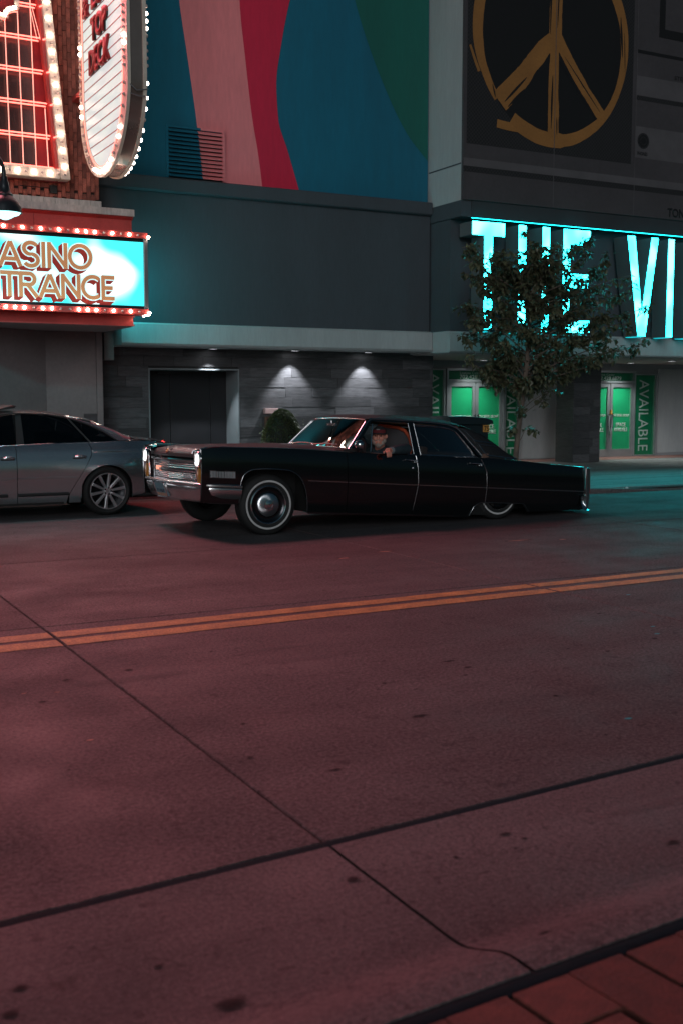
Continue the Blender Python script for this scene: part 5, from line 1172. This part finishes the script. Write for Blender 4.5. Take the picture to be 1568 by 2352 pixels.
for s in (-1, 1):
    spanel(scurve(-3.72, -2.255, 30, AX), s, top=((.05, .012), (.14, .02))).obj('front_wing', 'silver_paint', sd, smooth=35, recalc=False)
    fd = spanel(scurve(-2.248, -1.222, 18), s, top=((.02, .004),)).obj('front_door', 'silver_paint', sd, smooth=35, recalc=False)
    def rear_edge(z): return interp([(.2, -.56), (.3, -.54), (.38, -.49), (.7, -.29), (.82, -.225), (.89, -.205), (.95, -.22), (1.0, -.245)], z)
    # rear door: its rear shut line follows the wheel arch
    mb = MB(); rows = []
    for i in range(23):
        u = i/22; r = []
        for k in range(21):
            z = lerp(.195, 1.0, k/20); x1 = rear_edge(z) - .004; x = lerp(-1.214, x1, u); z_ = min(z, smoothtab(SZT, x)); hw = smoothtab(PLAN, x)
            r.append((x, s*(hw + smoothtab(SP, z_) + .018*math.exp(-((x)**2/.16 + (z_-.6)**2/.02)) + .012*math.exp(-((z_-.90)/.03)**2)), z_))
        rows.append([(r[0][0], r[0][1] - s*.04, r[0][2])] + r + [(r[-1][0], r[-1][1]-s*.02, r[-1][2]+.004)])
    rows = [[(p[0], p[1]-s*.03, p[2]) for p in rows[0]]] + rows + [[(p[0], p[1]-s*.03, p[2]) for p in rows[-1]]]
    mb.grid(rows); 
    if s > 0: mb.f = [f[::-1] for f in mb.f]
    rd = mb.obj('rear_door', 'silver_paint', sd, smooth=35, recalc=False)
    # quarter: from that line round the tail
    mb = MB(); rows = []
    for i, (x, hw) in enumerate(scurve(-.53, 1.0, 46, AX)):
        zb0 = sbot(x, hw); zt = smoothtab(SZT, x); r = []
        zlo_ = zb0
        for k in range(25):
            z = lerp(zlo_, zt, k/24); ins = smoothtab(SP, z)*(1 if hw > .7 else max(.35, hw))
            fl = .018*math.exp(-((x)**2/.16 + (z-.6)**2/.02)); shd = .012*math.exp(-((z-.90)/.03)**2)
            xx = max(x, rear_edge(z) + .004) if x < -.15 else x
            if x > .5: xx = x + (x-.5)*(.16*(max(0, z-.62)) - .22*max(0, .42-z)) + (.04*math.exp(-((z-.5)/.1)**2)*min(1, (x-.5)/.3))
            hw2 = smoothtab(PLAN, xx) if x < -.15 else hw
            r.append((xx, s*max(0, hw2 + ins + fl + shd), z))
        rows.append([(r[0][0], r[0][1]-s*.04, r[0][2]+.008)] + r + [(r[-1][0] - (.03 if x > .6 else 0), r[-1][1]*.965, r[-1][2]+.012)])
    mb.grid(rows)
    if s > 0: mb.f = [f[::-1] for f in mb.f]
    rq = mb.obj('rear_quarter', 'silver_paint', sd, smooth=35, recalc=False)
    # trim
    for a, b, par in ((-2.24, -1.225, fd), (-1.21, -.42, rd)):
        MB().grid([[(x, s*(smoothtab(PLAN, x) + dy), z) for x in [lerp(a, b, i/10) for i in range(11)]] for z, dy in ((.555, 0), (.552, .012), (.535, .012), (.530, 0))]).obj('rub_strip', 'silver_paint', par, smooth=50, recalc=False)
        MB().grid([[(x, s*(smoothtab(PLAN, x) - .02 + dy), z) for x in [lerp(a, b-.12, i/10) for i in range(11)]] for z, dy in ((.345, 0), (.34, .022), (.315, .024), (.30, 0))]).obj('sill_strip', 'black_trim', par, smooth=50, recalc=False)
    for x, par in ((-1.42, fd), (-.468, rd)):
        MB().tube([(x, s*.935, .815), (x+.03, s*.955, .818), (x+.09, s*.962, .82), (x+.15, s*.952, .82), (x+.17, s*.935, .82)], [.012, .02, .022, .02, .012], 8).obj('door_handle', 'silver_paint', par, smooth=50)
        MB().add([(x-.005, s*.932, .79), (x+.175, s*.932, .79), (x+.17, s*.934, .835), (x+.005, s*.934, .835)], [(0, 1, 2, 3)]).obj('handle_recess', 'black_trim', par, recalc=False)
    # side windows
    gy = lambda z: .855 - (z - .97)*.58
    top_l = [(-2.05, .985), (-1.75, 1.2), (-1.45, 1.365), (-1.38, 1.387), (-1.1, 1.398), (-.75, 1.38), (-.455, 1.325), (-.225, 1.248), (-.01, 1.146), (.175, 1.015)]
    bot_l = lambda x: smoothtab(SZT, x) + .008
    for a, b, nm in ((-2.05, -1.20, 'door_glass'), (-1.10, -.30, 'door_glass'), (-.285, .165, 'quarter_glass')):
        n = 14; mb = MB(); rows = []
        for i in range(n+1):
            x = lerp(a, b, i/n); zt = smoothtab(top_l, x); zb0 = bot_l(x); zt = max(zt, zb0+.003)
            rows.append([(x + (.06*(z-1.0) if nm == 'door_glass' and a > -1.5 and i == n else 0)*0, s*gy(z), z) for z in [lerp(zb0, zt, k/6) for k in range(7)]])
        mb.grid(rows); mb.obj(nm, 'tint_glass', sd, smooth=60, recalc=False)
    MB().prism([(-1.20, .98), (-1.10, .98), (-1.09, 1.40), (-1.16, 1.40)], 'y', -.008, .008).xf(lambda x, y, z: (x, s*(gy(z)) + y, z)).obj('door_pillar', 'black_trim', sd)
    MB().tube([(-.205, s*(gy(1.01)+.004), 1.0), (-.46, s*(gy(1.32)+.004), 1.325)], .012, 6).obj('door_pillar', 'black_trim', sd)
    MB().tube([(x, s*(gy(z)+.008), z+.004) for x, z in top_l], .009, 6).obj('window_trim', 'black_trim', sd, smooth=60)
    MB().tube([(x, s*(gy(bot_l(x))+.006), bot_l(x)-.002) for x in [lerp(-2.05, .16, i/12) for i in range(13)]], .008, 6).obj('belt_trim', 'chrome_brushed', sd, smooth=60)
    # tail lamp at the corner
    tl = scurve(.66, .93, 8); MB().grid([[(x + (x-.5)*.16*max(0, z-.62) + .012, s*(hw + smoothtab(SP, z)*(1 if hw > .7 else hw) + .012), z) for x, hw in tl] for z in (.80, .86, .92, .955)]).obj('tail_lamp', 'tail_red', sd, smooth=60, recalc=False)
# roof, glass, deck
RS = [(-2.08, .975), (-1.75, 1.215), (-1.45, 1.385), (-1.28, 1.425), (-.95, 1.445), (-.64, 1.425), (-.37, 1.385), (-.17, 1.342), (-.05, 1.29), (.21, 1.175), (.385, 1.10), (.53, 1.035)]
def rpt(x, t):
    c = smoothtab(RS, x); ed = c - .045; e_y = max(.56, .855 - (min(ed, 1.38) - .97)*.58)
    z = c - .05*abs(t)**3; return (x, t*(e_y + .004), z)
tt = [lerp(-1, 1, i/20) for i in range(21)]
MB().grid([[rpt(x, t) for t in tt] for x in [lerp(-1.52, -.14, i/20) for i in range(21)]]).obj('roof', 'silver_paint', sd, smooth=50, recalc=False)
MB().grid([[rpt(x, t) for t in tt] for x in [lerp(-2.06, -1.53, i/10) for i in range(11)]]).obj('windshield', 'tint_glass', sd, smooth=50, recalc=False)
MB().grid([[rpt(x, t*.86) for t in tt] for x in [lerp(-.13, .50, i/10) for i in range(11)]]).obj('rear_window', 'tint_glass', sd, smooth=50, recalc=False)
for s in (-1, 1):
    # rear pillar between the side glass and the rear window
    up = [(-.75, 1.392), (-.455, 1.338), (-.225, 1.262), (-.01, 1.16), (.19, 1.028), (.36, 1.02)]
    rows = []
    for i in range(13):
        x = lerp(-.5, .36, i/12); zt = smoothtab([(-.75, 1.392), (-.455, 1.338), (-.225, 1.262), (-.01, 1.16), (.185, 1.022), (.36, 1.028)], x)
        rp = rpt(max(-.5, x+.02) if x < .3 else x, s*.86); y0 = s*(.855 - (zt-.97)*.58 + .008)
        rows.append([(x, y0, zt), (x+.01, lerp(y0, rp[1], .4)+s*.012, lerp(zt, rp[2], .45)+.008), (x+.02, rp[1], rp[2]+.002)])
    MB().grid(rows).obj('rear_pillar', 'silver_paint', sd, smooth=60, recalc=False)
dk = [lerp(.30, .98, i/10) for i in range(11)]
MB().grid([[(x, t*(smoothtab(PLAN, min(x, .9))*.93 if x < .9 else .62 - (x-.9)*1.5), smoothtab([(.30, 1.02), (.5, 1.03), (.75, 1.018), (.9, 1.0), (.98, .97)], x) + .02*(1-t*t)) for t in tt] for x in dk]).obj('boot_lid', 'silver_paint', sd, smooth=50, recalc=False)
MB().grid([[(x, t*.90, smoothtab([(-3.7, .66), (-3.3, .8), (-2.6, .93), (-2.05, .985)], x) + .03*(1-t*t)) for t in tt] for x in [lerp(-3.6, -2.05, i/10) for i in range(11)]]).obj('bonnet', 'silver_paint', sd, smooth=50, recalc=False)
MB().prism([(-1.36, 1.436), (-1.36, 1.452), (-1.14, 1.51), (-1.10, 1.497), (-1.12, 1.47)], 'y', -.42, .42).obj('sunroof', 'black_trim', sd, bev=.006)
MB().box(-3.4, .85, -.55, .55, .2, .9).box(-2.3, -.6, -.88, .88, .18, .5).box(.42, .85, -.78, .78, .24, .9).obj('underbody', 'under_black', sd)
MB().box(-1.6, -1.35, -.7, .7, .5, 1.15).box(-.6, -.4, -.7, .7, .5, 1.12).obj('seats', 'interior_dark', sd, bev=.03)
AT = tyre_mesh(.335, .245, .25, 'sedan_tyre')
RIM = MB().lathe([(.252, -.112), (.25, -.122), (.238, -.122), (.232, -.10), (.225, .0), (.22, .05)], 48, axis='y').mesh('sedan_rim', 'alloy', smooth=40)
BAR = MB().lathe([(.215, .02), (.0, .02)], 32, axis='y').mesh('brake_disc', 'hub_dark')
sp = MB(); 
sp.add([(-.013, -.112, .05), (.013, -.112, .05), (.02, -.118, .236), (-.02, -.118, .236), (-.02, -.07, .05), (.02, -.07, .05), (.024, -.085, .236), (-.024, -.085, .236)], [(0,1,2,3), (0,4,5,1), (1,5,6,2), (2,6,7,3), (3,7,4,0), (7,6,5,4)])
SPK = sp.mesh('spoke', 'alloy', bev=.003)
HUB = MB().lathe([(.062, -.07), (.06, -.108), (.035, -.112), (.03, -.106), (0, -.106)], 24, axis='y').mesh('hub', 'alloy', smooth=40)
LUG = MB().lathe([(.012, -.1), (.012, -.116), (0, -.118)], 8, axis='y').mesh('lug', 'hub_dark')
for x, y, s in ((0, -.80, -1), (0, .80, 1), (-2.85, -.80, -1), (-2.85, .80, 1)):
    w_ = share('wheel', AT, sd, (x, y, .335), (0, 0, 0 if s < 0 else math.pi)); share('rim', RIM, w_); share('brake_disc', BAR, w_); share('hub', HUB, w_)
    for k in range(10): share('spoke', SPK, w_, (0, 0, 0), (0, R(36*k + 8), 0))
    for k in range(5): share('lug_nut', LUG, w_, (.044*math.cos(R(72*k)), 0, .044*math.sin(R(72*k))))
pl_ = MB().box(.985, 1.0, -.26, .26, .62, .74).obj('license_plate', 'whitewall', sd)
for s in (-1, 1):
    e = MB().add([(1.04, s*.40, .70), (1.04, s*.62, .70), (.99, s*.66, .90), (1.02, s*.40, .90)], [(0, 1, 2, 3)])
gl = bpy.data.lights.new('tail_glow', 'POINT'); gl.energy = 9; gl.color = (1, .03, .03); gl.shadow_soft_size = .06
go = bpy.data.objects.new('tail_glow', gl); C.objects.link(go); go.location = (5.62, 16.5, .75)

# ================================================================ TREE
tr = thing('street_tree', 'slender street tree in front of the glowing teal letters', 'tree', (12.42, 16.6, 0.06))
rnd = random.Random(21)
def tp(z): return Vector((interp([(0, 12.40), (.5, 12.44), (1.6, 12.55), (2.2, 12.60), (3.0, 12.66), (3.9, 12.62)], z), 16.6 + .04*math.sin(z*2), z))
wood = MB(); wood.tube([tp(z) for z in [0, .12, .3, .6, 1, 1.4, 1.8, 2.2, 2.6, 3.0, 3.5, 3.9]], [.075, .06, .055, .052, .05, .048, .046, .043, .035, .026, .016, .008], 10)
tips = [(11.06, 4.0, -.2), (11.12, 3.75, -.2), (11.5, 4.3, .3), (11.75, 4.1, -.3), (12.6, 4.55, 0), (12.25, 4.25, .4), (12.9, 4.3, -.4), (13.2, 4.35, .3), (13.6, 4.1, -.3), (14.1, 4.5, .1), (14.25, 4.1, -.2), (14.6, 3.95, .2), (15.1, 3.95, 0), (15.3, 3.65, .2), (15.42, 3.35, -.1), (15.0, 2.75, .2), (15.05, 2.62, -.3), (14.7, 3.0, -.3), (14.85, 3.45, .3), (14.3, 2.25, .1), (14.5, 2.5, -.4), (13.8, 2.2, -.4), (13.9, 3.6, .5), (14.0, 3.1, -.5), (13.5, 2.7, .5), (13.3, 3.5, -.5),
        (11.52, 2.2, .1), (11.75, 2.5, -.3), (11.9, 3.1, .4), (11.45, 3.6, -.1), (11.4, 3.3, .2), (11.25, 2.95, -.2), (11.4, 2.75, .1), (12.0, 3.6, -.5), (12.3, 2.75, -.4), (12.15, 2.2, .3), (13.0, 2.45, -.3), (12.7, 3.2, -.5), (12.5, 3.6, .5), (13.0, 3.0, .5), (13.2, 2.3, .4), (12.0, 2.75, .5), (13.6, 3.1, -.1), (12.1, 3.9, 0), (13.1, 3.9, 0), (12.6, 4.0, -.4), (12.4, 3.3, -.3), (12.9, 3.5, .2), (13.2, 2.8, -.4), (12.5, 2.45, .4), (12.8, 2.15, -.3), (13.4, 2.05, .1), (12.1, 3.3, .2), (13.5, 3.8, .2), (11.9, 2.35, -.2), (13.9, 2.6, .2), (14.2, 2.75, -.2), (13.6, 2.3, -.2), (14.3, 3.5, 0), (13.0, 4.15, .1), (12.3, 4.0, -.2), (14.0, 3.85, .3), (12.95, 1.95, .2), (12.3, 1.9, -.2), (11.8, 3.75, .1),
        (13.32, 1.78, 0), (11.95, 1.95, .1), (12.95, 1.6, -.1), (12.3, 1.05, .05), (12.78, 1.0, 0), (12.45, 1.35, -.1), (12.75, 1.75, .1)]
leaves = MB()
def leaf(p, L, d=None):
    t = d or Vector((rnd.uniform(-1, 1), rnd.uniform(-1, 1), rnd.uniform(-1.2, .25))).normalized()
    s = t.cross(Vector((rnd.uniform(-.5, .5), rnd.uniform(-.5, .5), 1))); s = s.normalized() if s.length > .01 else Vector((1, 0, 0)); n_ = s.cross(t)
    wd = L*rnd.uniform(.26, .36); m = p + t*L*.45
    leaves.add([p, m + s*wd + n_*wd*.35, p + t*L - n_*L*.1, m - s*wd + n_*wd*.35, m], [(0, 4, 1), (1, 4, 2), (2, 4, 3), (3, 4, 0)])
for X, z, dy in tips:
    tip = Vector((X, 16.6 + dy*1.2, z)); far = abs(X - 12.6)
    z0 = max(.75 if z < 1.9 else 1.85, min(z - .25 - far*.22, 3.4)); b0 = tp(z0)
    mid = b0.lerp(tip, .5) + Vector((rnd.uniform(-.1, .1), rnd.uniform(-.1, .1), rnd.uniform(-.02, .14)))
    path = [b0, b0.lerp(mid, .5) + Vector((0, 0, rnd.uniform(-.03, .05))), mid, mid.lerp(tip, .55) + Vector((0, 0, rnd.uniform(-.03, .06))), tip]
    small = z < 1.9
    wood.tube(path, [.016, .013, .010, .007, .003] if not small else [.008, .007, .005, .004, .002], 5)
    nt = 10 if not small else 4
    for k in range(nt):
        f = rnd.uniform(.38, 1.0) if not small else rnd.uniform(.6, 1.0); i = min(3, int(f*4)); base = path[i].lerp(path[i+1], f*4 - i if i < 4 else 1)
        d = Vector((rnd.gauss(0, 1), rnd.gauss(0, 1), rnd.gauss(-.1, .8))).normalized(); Lt = rnd.uniform(.10, .30) if not small else rnd.uniform(.05, .14); e = base + d*Lt + Vector((0, 0, -.03))
        wood.tube([base, base.lerp(e, .5) + Vector((0, 0, .015)), e], [.004, .003, .0015], 4)
        for j in range(rnd.randint(12, 25) if not small else rnd.randint(6, 11)):
            q = base.lerp(e, rnd.uniform(.15, 1.1)) + Vector((rnd.gauss(0, .035), rnd.gauss(0, .035), rnd.gauss(0, .03)))
            leaf(q, rnd.uniform(.075, .135))
for k in range(26):                                                    # bare twigs
    b0 = tp(rnd.uniform(2.2, 3.4)); e = b0 + Vector((rnd.uniform(-1.3, 1.6), rnd.uniform(-.5, .5), rnd.uniform(-.2, .8))); m = b0.lerp(e, .5) + Vector((0, 0, .12))
    wood.tube([b0, m, e, e + Vector((rnd.uniform(-.15, .15), 0, rnd.uniform(-.15, .15)))], [.007, .005, .003, .001], 4)
wob(wood, 'trunk', 'bark', tr, smooth=50, merge=0)
wob(leaves, 'crown', 'leaf', tr, recalc=False, merge=0)

# ================================================================ SHRUB
sb_ = thing('clipped_shrub', 'clipped dark green shrub against the stone plank wall', 'shrub', (9.3, 19.95, 0.06))
leaves = MB(); st = MB().tube([(9.3, 19.95, .05), (9.3, 19.95, .9)], [.04, .02], 8)
for i in range(9000):
    h = rnd.random()**.8; z = .28 + h*1.10
    rr = .41*math.sqrt(max(0, 1 - max(0, (h-.28)/.72)**2.1))*(1 if h > .25 else .8 + .8*h); a = rnd.uniform(0, 2*math.pi)
    rr *= (1 + .10*noise.noise(Vector((math.cos(a)*2, math.sin(a)*2, z*3)))); k = 1 - abs(rnd.gauss(0, .10))
    leaf(Vector((9.3 + rr*k*math.cos(a), 19.95 + rr*k*.9*math.sin(a), z)), rnd.uniform(.022, .042), Vector((math.cos(a) + rnd.gauss(0, .6), math.sin(a) + rnd.gauss(0, .6), .5 + rnd.gauss(0, .6))).normalized())
for i in range(40):
    a = rnd.uniform(0, 2*math.pi); leaf(Vector((9.3 + .43*math.cos(a), 19.95 + .4*math.sin(a), rnd.uniform(.5, 1.3))), .045)
wob(st, 'trunk', 'bark', sb_, smooth=50)
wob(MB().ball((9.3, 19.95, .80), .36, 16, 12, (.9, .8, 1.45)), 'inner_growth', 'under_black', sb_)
wob(leaves, 'crown', 'shrub_leaf', sb_, recalc=False, merge=0)
wob(MB().lathe([(.0, .062), (.2, .062), (.26, .32), (.28, .34), (.26, .35), (.24, .33), (0, .33)], 24, (9.3, 19.95, 0)), 'planter', 'dark_door', sb_, smooth=40)

# ================================================================ STREET LAMP
sl = thing('street_lamp', 'dark gooseneck street lamp with glowing pale globe at the left edge', 'street lamp', (2.55, 17.62, .06))
LX, LY, LS, LZ = 3.31, 16.0, .92, 4.12
wob(MB().tube([(2.55, 17.62, 0.05), (2.55, 17.62, 1.0), (2.55, 17.62, 4.6)], [.09, .06, .05], 12).lathe([(.14, .06), (.14, .2), (.10, .4), (.07, .5)], 16, (2.55, 17.62, 0)), 'post', 'lamp_metal', sl, smooth=40)
arm = [(2.55, 17.62, 4.6)] + [(lerp(2.55, LX, (1 - math.cos(R(a)))/2), lerp(17.62, LY, (1 - math.cos(R(a)))/2), lerp(4.6, LZ + .52, a/180) + .5*math.sin(R(a))) for a in range(0, 181, 10)] + [(LX, LY, LZ + .42)]
wob(MB().tube(arm, .028, 10), 'arm', 'lamp_metal', sl, smooth=60)
def ll(p): return [(r*LS, LZ + (h - 4.42)*LS) for r, h in p]
wob(MB().lathe(ll([(.0, 4.96), (.04, 4.955), (.05, 4.93), (.045, 4.90), (.07, 4.86), (.075, 4.80), (.085, 4.73), (.12, 4.69), (.118, 4.67), (.135, 4.65), (.17, 4.62), (.21, 4.57), (.235, 4.50), (.245, 4.44), (.25, 4.425), (.24, 4.42)]), 28, (LX, LY, 0)), 'lamp_shade', 'lamp_metal', sl, smooth=45)
wob(MB().lathe(ll([(.225, 4.43), (.20, 4.40), (.13, 4.375), (.08, 4.345), (.03, 4.325), (0, 4.32)]), 28, (LX, LY, 0)), 'globe', 'lamp_globe', sl, smooth=60)
W(spot('street_lamp_light', (LX, LY, LZ - .12), (LX + .3, LY + 1.2, 0), 110, 140, .5, (.30, .95, 1.0), .12))

# ================================================================ SMALL THINGS
wb = thing('wall_box', 'pale pink metal box over a brown intercom panel beside the shrub', 'intercom', (9.38, 20.68, 1.0))
wob(MB().box(9.235, 9.53, 20.60, 20.70, 1.30, 1.402), 'hood', 'pink_box', wb, bev=.006)
wob(MB().box(9.26, 9.30, 20.66, 20.70, .6, 1.235).box(9.30, 9.50, 20.66, 20.70, 1.20, 1.235).box(9.50, 9.54, 20.66, 20.70, .6, 1.235), 'frame', 'wood_box', wb, bev=.003)
wob(B(9.30, 9.50, 20.68, 20.70, .6, 1.20), 'panel', 'dark_door', wb)
wob(MB().ball((9.37, 20.67, 1.11), .06, 14, 10, (1, .5, 1)), 'lens', 'alu', wb, smooth=60)
ki = thing('pay_kiosk', 'dark sloping-topped kiosk with an orange plate numbered 75 behind the black car', 'kiosk', (11.85, 17.3, .06))
wob(MB().box(11.5, 12.13, 17.06, 17.55, .06, 1.13), 'cabinet', 'kiosk_paint', ki, bev=.012)
wob(MB().prism([(11.2, 1.275), (11.5, 1.285), (12.02, 1.245), (12.17, 1.205), (12.19, 1.17), (12.17, 1.12), (11.3, 1.14)], 'y', 16.98, 17.62), 'lid', 'kiosk_paint', ki, bev=.012)
np_ = wob(B(12.0, 12.135, 17.035, 17.058, .985, 1.115), 'number_plate', 'orange_plate', ki, bev=.003)
wtext('numerals', '75', (12.018, 17.034, 1.0), .10, .095, 'boom_black', np_, depth=.001, bold=.02)
lx, ly = on_ground(1437, 1128)
lt = MB().ball((0, 0, .03), .045, 9, 7, (1.5, .8, .7)); lt.xf(lambda x, y, z: (x*(1+.3*math.sin(z*90+x*40)), y, z*(1+.3*math.sin(x*70))))
o = lt.obj('litter', 'litter_white', None); o.location = (lx, ly, .0); o['label'] = 'crumpled white paper scrap lying at the kerb right of the black car'; o['category'] = 'litter'
